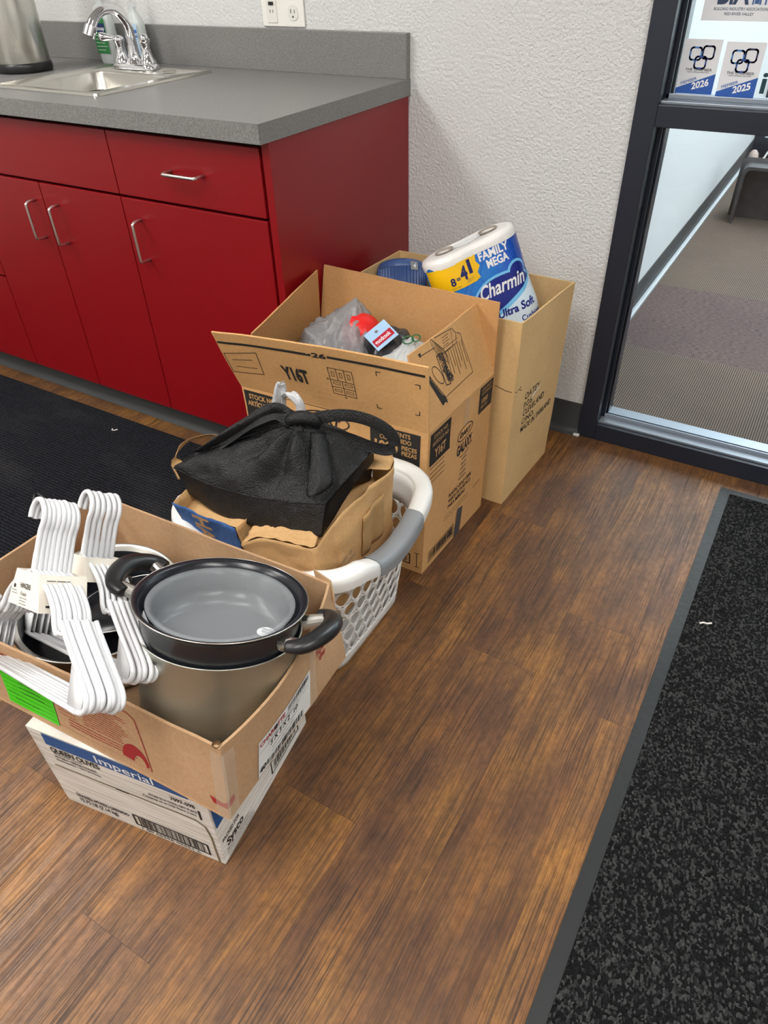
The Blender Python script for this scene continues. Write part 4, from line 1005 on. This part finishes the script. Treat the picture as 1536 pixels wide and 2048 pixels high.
mb = MB(); crumple_quad(mb, [(.298, -1.185, .375), (.150, -1.180, .350), (.150, -1.10, .352), (.312, -1.10, .372)], 10, 8, .008, 8); mb.build('inner_side', kbag, g1, smooth=True, solid=.0008)
Print(Planar((.232, -1.2055, .374), (0, .172, -.985), (1, 0, 0)), .0).text('HA', -.014, -.018, .038, .03, w=.062).build(inkkraft, g1, 'printing', 'kraft coloured letters on blue')
ph = MB(); path = spline([(.135, -1.142, .40), (.118, -1.135, .432), (.114, -1.118, .446), (.124, -1.100, .458), (.144, -1.078, .462), (.162, -1.066, .462), (.171, -1.064, .452), (.176, -1.07, .425)], 5)
ph.tube(path, .0115, 8, flat=.08, upv=(-.57, .37, .72)).build('bag_handle', kbag, g1, smooth=True)

# large open paper bag (right)
g2 = thing('paper_bag', 'big crumpled brown paper bag with a paper handle, right in the laundry basket', 'paper bag', (0, 0, 0))
rim_f = smoothl([(.312, -1.196, .345), (.345, -1.185, .366), (.385, -1.176, .372), (.425, -1.172, .376), (.455, -1.165, .372), (.468, -1.145, .395), (.474, -1.110, .412), (.480, -1.055, .420), (.484, -1.00, .424), (.488, -.955, .425), (.478, -.925, .432), (.452, -.918, .436), (.425, -.925, .432)])
low_f = smoothl([(.312, -1.150, .12), (.35, -1.150, .12), (.39, -1.150, .12), (.42, -1.148, .12), (.436, -1.14, .12), (.446, -1.12, .12), (.450, -1.09, .12), (.450, -1.05, .12), (.450, -1.00, .12), (.450, -.95, .12), (.455, -.92, .12), (.44, -.915, .12), (.425, -.915, .12)])
def b2s(a, b):
    p = low_f(a).lerp(rim_f(a), b); out = (p-Vector((.39, -1.06, p.z))).normalized()
    k = abs(nz(p, 15, 2))*.014+abs(nz(p, 34, 3))*.006
    return p+out*(k*.8-.004+.010*math.sin(math.pi*b)*(1 if a > .45 else .3))
mb = MB(); mb.grid(b2s, 60, 26); mb.build('bag_side', kbag, g2, smooth=True, solid=.0009, recalc=False)
# folded-over slope below the black bag
mb = MB(); top_f = smoothl([(.318, -1.150, .372), (.36, -1.14, .378), (.40, -1.13, .380), (.44, -1.12, .382)])
mb.grid(lambda a, b: (b2s(a*.33, 1)+Vector((0, 0, .002))).lerp(top_f(a), b)+Vector((0, 0, .006*nz((a*3, b*3, 0), 3, 5))), 20, 10)
mb.build('bag_fold', kbag, g2, smooth=True, solid=.0009, recalc=False)
# curled lip at the back right
mb = MB(); mb.grid(lambda a, b: rim_f(.80+.19*a).lerp(Vector((.432-.010*a, -.985+.045*a, .402+.02*a)), b)+Vector((-.006, 0, .010))*math.sin(math.pi*b)+Vector((0, 0, .005*nz((a*4, b*4, 1), 2, 6))), 12, 8)
mb.build('bag_lip', kbag, g2, smooth=True, solid=.0009, recalc=False)
mb = MB(); mb.grid(lambda a, b: Vector((.345+.120*a, -1.15+.215*b, .372+.014*nz((a*5, b*5, 0), 1, 3)+.010*abs(nz((a*9, b*9, 0), 1, 4)))), 24, 24); mb.build('inner_paper', kbag, g2, smooth=True, solid=.0008, recalc=False)
mb = MB(); mb.grid(lambda a, b: b2s(.60+.16*a, .50+.36*b)+Vector((.0030+.0015*math.sin(a*9), -.001, 0)), 14, 8); mb.build('handle_patch', M('kraft handle patch', srgb(176, 138, 90), .8, var=.08), g2, smooth=True, solid=.0016, recalc=False)
class BagSurf:
    def at(s, u, v, off): return b2s(.455+u, .58+v)+Vector((.0022+off, -.0012, 0))
Print(BagSurf(), .0008).text('PLEASE USE', .0, .055, .024, .0, w=.085).text('BOTH HANDLES', .0, .012, .024, .0, w=.10).build(inkgrey, g2)

# black tote
g3 = thing('tote_bag', 'black fabric tote bag tied at the top lying over the paper bags', 'tote bag', (0, 0, 0))
bot = smoothl([(.150, -1.150, .372), (.232, -1.166, .368), (.309, -1.160, .366), (.381, -1.150, .366), (.452, -1.136, .378)])
seam = smoothl([(.132, -1.154, .430), (.220, -1.158, .426), (.296, -1.150, .424), (.371, -1.134, .426), (.452, -1.114, .436)])
ridge = smoothl([(.131, -1.150, .433), (.208, -1.101, .475), (.275, -1.062, .505), (.357, -1.030, .530), (.416, -1.000, .512), (.462, -.968, .468)])
backm = smoothl([(.140, -1.10, .40), (.20, -1.03, .43), (.27, -.98, .45), (.34, -.95, .46), (.40, -.94, .45), (.446, -.945, .42)])
backb = smoothl([(.16, -1.05, .375), (.22, -.96, .37), (.28, -.93, .37), (.34, -.92, .37), (.40, -.92, .37), (.440, -.950, .378)])
knot = Vector((.357, -1.030, .53))
def tote(a, b):
    # b 0..1 : bottom edge, seam, ridge, back, back bottom
    if b < .2: p = bot(a).lerp(seam(a), b/.2); w_ = 0
    elif b < .6:
        t = (b-.2)/.4; p = seam(a).lerp(ridge(a), t); w_ = math.sin(math.pi*t)
        p += Vector((-.1, -.45, .55))*(.020*math.sin(math.pi*t)*math.sin(math.pi*min(1, a*1.1+.02)))
    elif b < .8: t = (b-.6)/.2; p = ridge(a).lerp(backm(a), t); w_ = .5*math.sin(math.pi*t)
    else: p = backm(a).lerp(backb(a), (b-.8)/.2); w_ = 0
    d = p-knot; r_ = d.length; ang = math.atan2(d.x+.0, -(d.z)-.3*d.y+1e-6)
    pl = (abs(math.sin(ang*4.2+.8*nz(p, 6, 2))) - .5)*.034*min(1, r_/.04)*math.exp(-(r_/.13)**2)
    n = Vector((-.1, -.5, .7)).normalized()
    q = .014*nz(p, 10, 4)+.010*abs(nz(p, 19, 5))+.004*nz(p, 42, 6)
    edge = min(1, a*12)*min(1, (1-a)*12)
    return p+n*((pl*w_+q*(.35+.65*w_))*edge)
mb = MB(); mb.grid(tote, 90, 60); 
mb.v += []
# right-hand gusset end and closed left end
ne = 14
def endface(a, bulge, seed):
    base = [tote(a, i/60) for i in range(61)]; c = Vector((0, 0, 0))
    for p in base: c += p
    c /= 61; c = c + Vector(bulge)
    V = []
    for k in range(8):
        t = k/8
        for p in base:
            q = p.lerp(c, t); V.append(q+Vector(bulge)*0+Vector((.5, -.6, .2))*(.016*math.sin(math.pi*t)*(nz(q, 16, seed)+.1)))
    V.append(c); F = []
    for k in range(7):
        for i in range(60): F.append((k*61+i, k*61+i+1, (k+1)*61+i+1, (k+1)*61+i))
    for i in range(60): F.append((7*61+i, 7*61+i+1, 8*61))
    return V, F
mb.add(*endface(1, (.006, -.006, 0), 3)); mb.add(*endface(0, (0, 0, 0), 4))
o = mb.build('bag_body', fabric, g3, smooth=True, solid=.0012, recalc=False)
q = o.modifiers.new('weld', 'WELD'); q.merge_threshold = .0004; o.modifiers.move(1, 0)
sm_ = MB(); sm_.tube([tote(i/60, .203)+Vector((0, -.0022, .0012)) for i in range(61)], .0013, 6).build('seam', fabric, g3, smooth=True)
sm_ = MB(); sm_.tube([tote(i/60, .60)+Vector((0, -.002, .002)) for i in range(4, 61)], .0042, 8, flat=.5).build('hem', fabric, g3, smooth=True)
def ribbon(name, pts, wd, upv, twist=0, th=.07):
    P_ = spline(pts, 6); mb = MB(); n = len(P_); V = []
    for i, p in enumerate(P_):
        d = (P_[min(n-1, i+1)]-P_[max(0, i-1)]).normalized(); u = Vector(upv(i/(n-1)) if callable(upv) else upv); u = (u-d*u.dot(d)).normalized(); k = d.cross(u)
        for s_, e in ((-1, -1), (0, -1), (1, -1), (1, 1), (0, 1), (-1, 1)): V.append(p+u*(s_*wd/2)+k*(e*.0008+(.0016 if s_ == 0 else 0)))
    F = [(i*6+j, i*6+(j+1) % 6, (i+1)*6+(j+1) % 6, (i+1)*6+j) for i in range(n-1) for j in range(6)]+[tuple(range(6))[::-1], tuple((n-1)*6+j for j in range(6))]
    return auto(mb.add(V, F).build(name, fabric, g3), 50)
ribbon('carry_strap', [(.352, -1.034, .532), (.393, -1.010, .542), (.430, -.990, .543), (.466, -.975, .533), (.494, -.966, .515), (.505, -.965, .494), (.494, -.972, .480), (.465, -.985, .486), (.428, -1.002, .502), (.385, -1.03, .522), (.36, -1.04, .53)], .022, lambda t: (.35*math.sin(t*3.1), .35, .8))
ribbon('carry_strap', [(.364, -1.040, .530), (.341, -1.052, .546), (.319, -1.060, .558), (.291, -1.075, .545), (.247, -1.090, .512), (.185, -1.122, .462)], .030, (.2, .6, .75))
ribbon('carry_strap', [(.361, -1.046, .536), (.325, -1.062, .520), (.269, -1.085, .500), (.208, -1.108, .468), (.156, -1.148, .440)], .026, (.3, .5, .75))
mb = MB(); mb.grid(lambda a, b: Vector((.318, -1.060, .572)).lerp(Vector((.352, -1.045, .535)), b).lerp(Vector((.170, -1.130, .462)).lerp(Vector((.215, -1.110, .476)), b), a)+Vector((0, -.3, .5))*(.012*math.sin(b*7+a*2)), 20, 12)
mb.build('loose_flap', fabric, g3, smooth=True, solid=.0012, recalc=False)
MB().tube(spline([(.335, -1.052, .528), (.345, -1.050, .543), (.362, -1.040, .546), (.378, -1.028, .538), (.380, -1.025, .524)], 5), [.007+.006*math.sin(math.pi*i/20) for i in range(21)], 12).build('knot', fabric, g3, smooth=True)
# hanging tuck on the right
mb = MB(); A_ = smoothl([(.375, -1.040, .520), (.398, -1.075, .497), (.412, -1.105, .474), (.420, -1.125, .457), (.428, -1.128, .452)]); B_ = smoothl([(.40, -1.02, .515), (.425, -1.055, .494), (.446, -1.078, .476), (.452, -1.095, .464), (.440, -1.118, .456)])
mb.grid(lambda a, b: A_(a).lerp(B_(a), b)+Vector((.2, -.5, .4))*(.018*math.sin(math.pi*b)+.004*nz((a*5, b*5, 0), 2, 8)), 20, 10)
mb.build('side_tuck', fabric, g3, smooth=True, solid=.0012, recalc=False)

# plastic bag whose handles stick up behind the tote
g4 = thing('plastic_bag', 'whitish plastic bag with its twisted handles sticking up behind the black tote', 'plastic bag', (0, 0, 0))
def strand(name, pts, r, par, m, seed, fl=.35):
    P_ = spline(pts, 8); n = len(P_); mb = MB(); V = []; k = 20
    for i, p in enumerate(P_):
        d = (P_[min(n-1, i+1)]-P_[max(0, i-1)]).normalized(); u = Vector((.85, .52, 0)); u = (u-d*u.dot(d)).normalized(); w_ = d.cross(u)
        for j in range(k):
            t = 2*math.pi*j/k; rr = r*(1+.22*math.sin(5*t+i*.25+seed)+.1*nz(p, 60, seed)); V.append(p+u*math.cos(t)*rr+w_*math.sin(t)*rr*fl)
    F = [(i*k+j, i*k+(j+1) % k, (i+1)*k+(j+1) % k, (i+1)*k+j) for i in range(n-1) for j in range(k)]+[tuple(range(k))[::-1], tuple((n-1)*k+j for j in range(k))]
    return mb.add(V, F).build(name, m, par, smooth=True)
dy = Vector((0, 0, 0))
strand('bag_handle', [(.170, -.90, .385), (.172, -.90, .418), (.186, -.90, .461), (.200, -.90, .500), (.204, -.90, .505)], .0085, g4, silverfilm, 1)
strand('bag_handle', [(.204, -.90, .505), (.202, -.896, .482), (.194, -.894, .45), (.188, -.893, .41), (.188, -.893, .385)], .007, g4, silverfilm, 2)
strand('bag_handle', [(.205, -.897, .475), (.222, -.90, .487), (.238, -.90, .478), (.246, -.90, .458), (.240, -.90, .430), (.228, -.90, .395)], .0085, g4, silverfilm, 3)
mb = MB(); mb.grid(lambda a, b: Vector((.20+.10*math.cos(2*math.pi*a)*(.5+.5*math.sin(math.pi*b*.9+.2)), -.89+.045*math.sin(2*math.pi*a)*(.5+.5*math.sin(math.pi*b*.9+.2)), .12+.275*b))+Vector((nz((a*4, b*4, 0), 2, 1), nz((a*4, b*4, 3), 2, 1), 0))*.008, 32, 14, closed=True)
mb.build('bag_body', silverfilm, g4, smooth=True)

# ================================================================== CONTENTS OF THE PRINTED BOX
def blob(name, c, rad, peak, seed, m, par, amp=.02, nu=72, nv=40, floor_z=.012, pw=1.0):
    c = Vector(c); peak = Vector(peak)
    def f(a, b):
        t = 2*math.pi*a; r_ = 1-b; sq = (abs(math.cos(t))**4+abs(math.sin(t))**4)**-.25
        base = Vector((c.x+rad[0]*math.cos(t)*sq, c.y+rad[1]*math.sin(t)*sq, c.z))
        if b < .35: k = b/.35; return Vector((base.x, base.y, floor_z+(c.z-floor_z)*k))
        k = (b-.35)/.65; p = base.lerp(peak, k**pw); p.z = c.z+(peak.z-c.z)*(math.sin(k*math.pi/2)**1.3*.55+.45*k**2.2)
        fold = .55*abs(math.sin(t*5+2.2*nz(p, 7, seed)+k*2))*(1-k*.3)
        q = amp*(abs(nz(p, 16, seed))*1.1+abs(nz(p, 37, seed+1))*.6+fold*.5-.4)*math.sin(math.pi*min(1, k+.08))
        return p+Vector((math.cos(t)*.4, math.sin(t)*.4-.2, .8))*q
    mb = MB(); mb.grid(f, nu, nv, closed=True); return mb.build(name, m, par, smooth=True)
gb = thing('plastic_bag', 'grey plastic shopping bag bunched up in the printed box around a red item', 'plastic bag', (0, 0, 0))
blob('bag_body', (.145, -.610, .43), (.125, .115), (.150, -.530, .542), 3, greyfilm, gb, .030)
blob('bag_flap', (.235, -.575, .425), (.12, .085), (.235, -.545, .505), 9, M('dark grey bag film', (.045, .045, .05), .25, bs=1.0, bscale=45, bdist=.006), gb, .030)
rd = thing('red_bowl', 'bright red rounded item showing between the grey bag folds', 'bowl', mat=frame((.192, -.572, .475), (.6, -.6, .55)))
MB().lathe([(.0002, .028), (.018, .026), (.036, .017), (.048, .002), (.052, -.014), (.049, -.014), (.044, .0), (.0002, .024)], 48).build('bowl_shell', M('bright red plastic', srgb(225, 38, 36), .3), rd, smooth=True)
# hang card
card = thing('hang_card', 'light blue hang card with a red brand strip on the grey bag', 'packaging card', (0, 0, 0))
cs = Sheet((.276, -.641, .480), (.300, -.590, .505), (.243, -.559, .517), (.219, -.610, .492))
mb = MB(); cs.slab(mb, .0012, 4, 4); mb.build('card_sheet', M('light blue card', srgb(165, 200, 232), .5), card, recalc=False)
Print(cs, .0005).rect(.010, .004, .034, cs.V-.010).build(M('dark red strip', srgb(176, 20, 44), .5), card, 'brand_strip') if 0 else None
Print(cs, .0005).rect(.004, .010, cs.U-.004, .034).build(M('dark red strip', srgb(176, 20, 44), .5), card, 'brand_strip')
Print(cs, .001).text('goodcook', .007, .016, .013, .02, w=.044).build(inkwhite, card); Print(cs, .0007).disc(.028, .050, .0042).build(inkgrey, card, 'hang_hole')
pb = thing('plastic_bag', 'pale grey plastic bag with green print at the right of the printed box', 'plastic bag', (0, 0, 0))
blob('bag_body', (.345, -.62, .43), (.085, .115), (.325, -.575, .500), 15, palefilm, pb, .022)
Print(Planar((.330, -.600, .500), (.8, .5, .1), (-.35, .6, .6)), .004).ellipse(.0, .0, .012, .009, .003).ellipse(.018, .002, .009, .008, .003).build(M('green print', srgb(60, 130, 80), .5), pb)
fill = thing('bubble_wrap', 'grey wrapping material under the bags in the printed box', 'wrapping', (0, 0, 0))
blob('wrap_sheet', (.245, -.63, .36), (.215, .135), (.25, -.63, .42), 21, M('dark grey wrap', (.12, .12, .12), .5, bs=.6, bscale=40, bdist=.005), fill, .015)

# ================================================================== TALL BOX CONTENTS
tM = Matrix(((.618, -.689, -.378, .340), (.725, .686, -.064, -.335), (.303, -.234, .924, .640), (0, 0, 0, 1)))
tp = thing('toilet_paper_pack', 'large blue and yellow wrapped toilet paper pack leaning out of the tall pale box', 'toilet paper', mat=tM)
HS, RD, LEN = .057, .060, .265
def stad(s_, inset=0.0):
    """arc-length s_ (0 = middle of the front) round the wrapped pair of rolls; returns x, t and normal"""
    r = RD-inset; per = 4*HS+2*math.pi*RD; s_ = (s_+per/2) % per-per/2; q = abs(s_); sg = 1 if s_ >= 0 else -1; arc = math.pi*RD
    if q <= HS: dip = .006*math.cos(math.pi*q/HS/2)**2; return Vector((sg*q, -r+dip, 0)), Vector((0, -1, 0))
    if q <= HS+arc: a = (q-HS)/RD; return Vector((sg*(HS+r*math.sin(a)), -r*math.cos(a), 0)), Vector((sg*math.sin(a), -math.cos(a), 0))
    q2 = q-HS-arc; dip = .006*math.cos(math.pi*(HS-q2)/HS/2)**2 if HS else 0; return Vector((sg*(HS-q2), r-dip, 0)), Vector((0, 1, 0))
PER = 4*HS+2*math.pi*RD
def wrapf(u, v, off=0.0):
    p, n = stad(u); w_ = .0025*nz((u*20, v*20, 0), 1, 1); return p+n*(w_+off)+Vector((0, 0, v))
mb = MB(); mb.grid(lambda a, b: wrapf((a-.5)*PER, -LEN+(LEN-.012)*b), 110, 30, closed=True)
m_, t_, b_ = nt('blue pack film'); vv = coords(t_)
vo = N(t_, 'ShaderNodeTexVoronoi', feature='DISTANCE_TO_EDGE'); vo.inputs['Scale'].default_value = 26; t_.links.new(vv, vo.inputs['Vector'])
sx_ = N(t_, 'ShaderNodeSeparateXYZ'); t_.links.new(vv, sx_.inputs[0])
gr = ramp(t_, mth(t_, 'ADD', mth(t_, 'MULTIPLY', sx_.outputs[0], 3.0), mth(t_, 'MULTIPLY', noise_n(t_, vv, 14, 3), .7)), [(.2, srgb(40, 130, 215)), (.55, srgb(24, 84, 190)), (.8, srgb(26, 40, 130))])
cc = mixc(t_, ramp(t_, vo.outputs['Distance'], [(.0, (.35, .35, .35)), (.06, (0, 0, 0))]), gr, srgb(24, 60, 160))
t_.links.new(cc, b_.inputs['Base Color']); b_.inputs['Roughness'].default_value = .25; bump(t_, b_, noise_n(t_, vv, 40, 3), .5, .004)
mb.build('pack_wrap', m_, tp, smooth=True, recalc=True)
# top film and rolls
film_top = M('white translucent film over rolls', (.82, .80, .77), .3, bs=.7, bscale=40, bdist=.004)
per_pts = [stad(-PER/2+PER*i/110) for i in range(110)]
lo_ = [[p+n*0.0005+Vector((0, 0, -.022)) for p, n in per_pts], [p+n*.0012+Vector((0, 0, -.010)) for p, n in per_pts], [p-n*.003+Vector((0, 0, -.001)) for p, n in per_pts], [p-n*.012+Vector((0, 0, .002)) for p, n in per_pts]]
ctr = []
for k in (.75, .5, .3, .15, .02): ctr.append([Vector((p.x*(k*.92+.08*1) if 0 else (HS*.9*math.copysign(min(1, abs(p.x)/HS), p.x)*(1-k)+p.x*k)*1.0, p.y*k, .002-.006*(1-k)*math.cos(min(1, abs(p.x)/HS)*math.pi/2)+.001*nz((p.x*30, p.y*30*k, 0), 1, 2))) for p, n in per_pts])
ploft(lo_+ctr).build('top_film', film_top, tp, smooth=True)
for sg in (-1, 1):
    MB().lathe([(.0235, .0035), (.022, .0055), (.0205, .0035), (.0195, -.03), (.0002, -.03)], 36, c=(sg*HS, 0, .001)).build('roll_core', M('grey card core', srgb(150, 140, 130), .8), tp, smooth=True)
class Wrap:
    cut = .005
    def at(s, u, v, off): return wrapf(u, v, off)
W0 = Wrap()
yel = Print(W0, .0009); yel.rect(-HS-.085, -.078, -.020, -.020, .006); yel.poly([(-.021, -.022), (-.008, -.020), (-.011, -.036), (-.004, -.048), (-.014, -.060), (-.010, -.074), (-.021, -.077)])
yel.build(M('yellow film', srgb(250, 196, 20), .3), tp, 'yellow_panel')
Print(W0, .0016).text('8', -.083, -.066, .017, .03, w=.012).text('=', -.068, -.061, .012, .03, w=.009).text('4', -.057, -.062, .030, .04, w=.018).text('1', -.034, -.054, .030, .04, w=.009).lines(-.045, -.070, -.02, -.066, 2, 5, .0008).lines(-.085, -.0745, -.05, -.0725, 1, 6, .0008).build(M('navy print', srgb(24, 30, 96), .4), tp)
wp_ = Print(W0, .0012).text('FAMILY', -.002, -.041, .018, .035, w=.075).text('MEGA', .012, -.063, .018, .035, w=.054)
wp_.build(inkwhite, tp)
lb_ = M('light blue film', srgb(120, 195, 240), .3); nv_ = M('royal navy film', srgb(18, 36, 130), .3); pw_ = M('pale blue film', srgb(214, 232, 246), .3)
Print(W0, .0009).poly([(.035+.088*math.cos(R(a)), -.140+.056*math.sin(R(a))) for a in range(0, 360, 10)]).poly([(.078+.026*math.cos(R(a)), -.094+.024*math.sin(R(a))) for a in range(0, 360, 15)]).build(lb_, tp, 'emblem')
Print(W0, .0014).poly([(.035+.082*math.cos(R(a)), -.140+.050*math.sin(R(a))) for a in range(0, 360, 10)]).poly([(.078+.021*math.cos(R(a)), -.096+.020*math.sin(R(a))) for a in range(0, 360, 15)]).build(nv_, tp, 'emblem')
Print(W0, .0021).text('Charmin', -.030, -.128, .032, .02, w=.118, shear=.25).build(inkwhite, tp)
sw = Print(W0, .0022); sw.poly([(.13, -.112), (.13, -.262), (-.06, -.262), (-.05, -.205), (-.02, -.182), (.03, -.164), (.08, -.142)]); sw.build(pw_, tp, 'pale_panel')
sw = Print(W0, .0024); sw.line([(-.05, -.205), (-.02, -.182), (.03, -.164), (.08, -.142), (.13, -.112)], .010); sw.build(lb_, tp, 'swoosh')
Print(W0, .0030).text('Ultra Soft', .0, -.186, .019, .03, w=.098, shear=.1).text('Cushiony', .052, -.214, .014, .02, w=.065).text('Touch', .062, -.230, .011, .02, w=.035).build(nv_, tp)
bl = Print(Planar((0, 0, .0045), (1, 0, 0), (0, 1, 0)), 0); bl.ellipse(-.013, .0, .016, .011, .0014).ellipse(.018, -.004, .016, .009, .0014).lines(-.024, -.003, -.002, .003, 2, 3, .001).build(M('faint blue print', srgb(150, 200, 228), .4), tp)

tu = thing('storage_tub', 'dark blue ribbed tub with a grey number sticker beside the toilet paper', 'tub', mat=frame((.108, -.235, .488), (-.28, .48, .83), (.85, .5, .0)))
mb = MB()
def tubf(a, b):
    t = 2*math.pi*a; pr = [(.0, .066), (.030, .065), (.050, .063), (.062, .057), (.066, .050), (.067, .044), (.067, .040), (.066, .038), (.064, -.16)]
    x = b*(len(pr)-1); i = min(len(pr)-2, int(x)); f = x-i; r_ = pr[i][0]*(1-f)+pr[i+1][0]*f; z_ = pr[i][1]*(1-f)+pr[i+1][1]*f
    if z_ < .039: r_ += .0022*math.cos(t*44)
    return Vector((r_*math.cos(t), r_*math.sin(t), z_-.03))
mb.grid(tubf, 352, 32, closed=True).build('tub_body', M('blue grey plastic', srgb(66, 94, 150), .35), tu, smooth=True)
ta_ = math.atan2(-.79, .62)-.15; tn_ = Vector((math.cos(ta_), math.sin(ta_), 0))
sp2 = Planar(tn_*.0690+Vector((math.sin(ta_), -math.cos(ta_), 0))*.012+Vector((0, 0, -.004)), (-math.sin(ta_), math.cos(ta_), 0), tuple(Vector((0, 0, 1))-tn_*.12)); Print(sp2, .0).rect(.0, .004, .022, .026).build(M('grey tape sticker', srgb(150, 152, 148), .6), tu, 'number_sticker'); Print(sp2, .0006).text('4', .007, .009, .012, .02, w=.009).build(inkwhite, tu)

# ================================================================== STICKERS ON THE GLASS
def sticker(name, label, x0, z0, x1, z1, m):
    t = thing(name, label, 'window sticker', (x0, .0445, z0)); 
    MB().box((0, 0, 0), (x1-x0, .0007, z1-z0)).build('sticker_sheet', m, t)
    return t, Planar((0, -.0002, 0), (1, 0, 0), (0, 0, 1))
slv = M('silver grey sticker', srgb(222, 223, 226), .5)
def chamber(x0, z0, year, lab):
    t, pl = sticker('window_sticker', lab, x0, z0, x0+.079, z0+.103, slv)
    cx, cz = .041, .070
    def rl(u, v, w_, h_, rot): 
        P_ = rr_loop(-w_/2, w_/2, -h_/2, h_/2, .0055, 4); c, s_ = math.cos(R(rot)), math.sin(R(rot)); return [(u+a*c-b*s_, v+a*s_+b*c) for a, b in P_]
    Print(pl, .0002).line(rl(cx-.013, cz+.006, .023, .023, 0), .0034, True).build(M('link blue', srgb(70, 130, 195), .5), t, 'link_emblem')
    Print(pl, .0004).line(rl(cx+.013, cz+.009, .023, .023, 0), .0034, True).build(M('link navy', srgb(35, 45, 85), .5), t, 'link_emblem')
    Print(pl, .0006).line(rl(cx, cz-.010, .023, .022, 0), .0034, True).build(M('link indigo', srgb(50, 80, 150), .5), t, 'link_emblem')
    Print(pl, .0004).poly([(0, .0), (.079, 0), (.079, .040), (0, .010)]).build(M('sticker blue', srgb(40, 88, 168), .5), t, 'blue_band')
    Print(pl, .0004).text('THE CHAMBER', .041, .044, .0052, .0, align='c', w=.056).text('FARGO MOORHEAD WEST FARGO', .041, .0405, .0022, .0, align='c', w=.046).build(ink, t)
    Print(pl, .0008).text('MEMBER', .010, .0165, .0058, .0, rot=20, w=.034).build(M('member blue', srgb(60, 110, 180), .5), t)
    Print(pl, .0008).text(year, .034, .0085, .0125, .03, rot=15, w=.036, shear=.15).build(inkwhite, t)
chamber(.667, .912, '2026', 'silver and blue member sticker 2026 on the glass, nearest the jamb')
chamber(.7545, .909, '2025', 'silver and blue member sticker 2025 on the glass')
t, pl = sticker('window_sticker', 'silver association sticker with large navy letters above the member stickers', .690, 1.048, .860, 1.125, slv)
Print(pl, .0003).text('BIA', .026, .030, .036, .03, w=.062).text('BUILDING INDUSTRY ASSOCIATION', .022, .0185, .0052, .0, w=.105).text('RED RIVER VALLEY', .045, .010, .0052, .0, w=.058).build(M('sticker navy', srgb(44, 62, 92), .5), t)
Print(pl, .0003).line([(.096, .030), (.096, .062), (.108, .072), (.120, .058), (.120, .030)], .003).line([(.110, .030), (.110, .05), (.126, .066), (.136, .054), (.136, .030)], .003).poly([(.099, .030), (.099, .052), (.108, .060), (.108, .030)]).build(M('sticker mid blue', srgb(60, 95, 150), .5), t, 'house_emblem')
t = thing('window_lettering', 'dark green letters on the glass right of the member stickers', 'window lettering', (.842, .0445, .905))
Print(Planar((0, -.0002, 0), (1, 0, 0), (0, 0, 1)), 0).text('ig', .0, .016, .040, .02, w=.045).rect(.0, .0, .06, .006).build(M('dark teal lettering', srgb(20, 60, 66), .5), t)

# ================================================================== HALL THINGS
ht = thing('tool_tote', 'dusty black open plastic tote on the hall carpet behind the glass', 'tote tray', (.845, 2.80, 0))
dust = M('dusty black plastic', srgb(62, 60, 62), .55, var=.25, vscale=18); edgem = M('worn pale edge', srgb(150, 146, 140), .5)
def ttl(x0, x1, y0, y1, z, r=.03): return [(x, y, z) for x, y in rr_loop(x0, x1, y0, y1, r, 4)]
ploft([ttl(-.17, .20, -.20, .16, .02), ttl(-.20, .22, -.23, .20, .07), ttl(-.20, .23, -.23, .22, .09), ttl(-.18, .22, -.20, .20, .10), ttl(-.17, .22, -.19, .20, .24), ttl(-.155, .205, -.175, .185, .24), ttl(-.16, .21, -.18, .19, .11)], cap=True).build('tray_body', dust, ht)
ploft([ttl(-.14, .18, -.17, .12, .0), ttl(-.14, .18, -.17, .12, .03)], cap=True).build('foot', blackp, ht)
ploft([ttl(.02, .22, .05, .24, .0+.10, .06), ttl(.02, .22, .05, .24, .34, .06), ttl(.05, .19, .08, .21, .38, .05)], cap=True).build('bin', dust, ht, smooth=True)
MB().tube([(x, y, .242) for x, y in rr_loop(-.17, .22, -.19, .20, .03, 4)], .006, 8, closed=True).build('rim', edgem, ht, smooth=True)
MB().lathe([(.0002, 0), (.02, .0), (.02, .012), (.0002, .012)], 16).build('socket', edgem, ht)
ht.children[-1].matrix_local = frame((-.05, -.235, .06), (0, -1, .05))
ds = thing('door_stop', 'small pale door stop at the far end of the hall baseboard', 'door stop', (.535, 3.62, 0))
MB().lathe([(.0002, 0), (.03, .004), (.034, .03), (.028, .07), (.012, .09), (.0002, .092)], 20).build('stop_body', M('pale pinkish rubber', srgb(200, 180, 172), .6), ds, smooth=True)
MB().tube([(.02, -.03, .006), (.08, -.06, .006)], .006, 6).build('wedge', M('pale pinkish rubber', srgb(200, 180, 172), .6), ds)
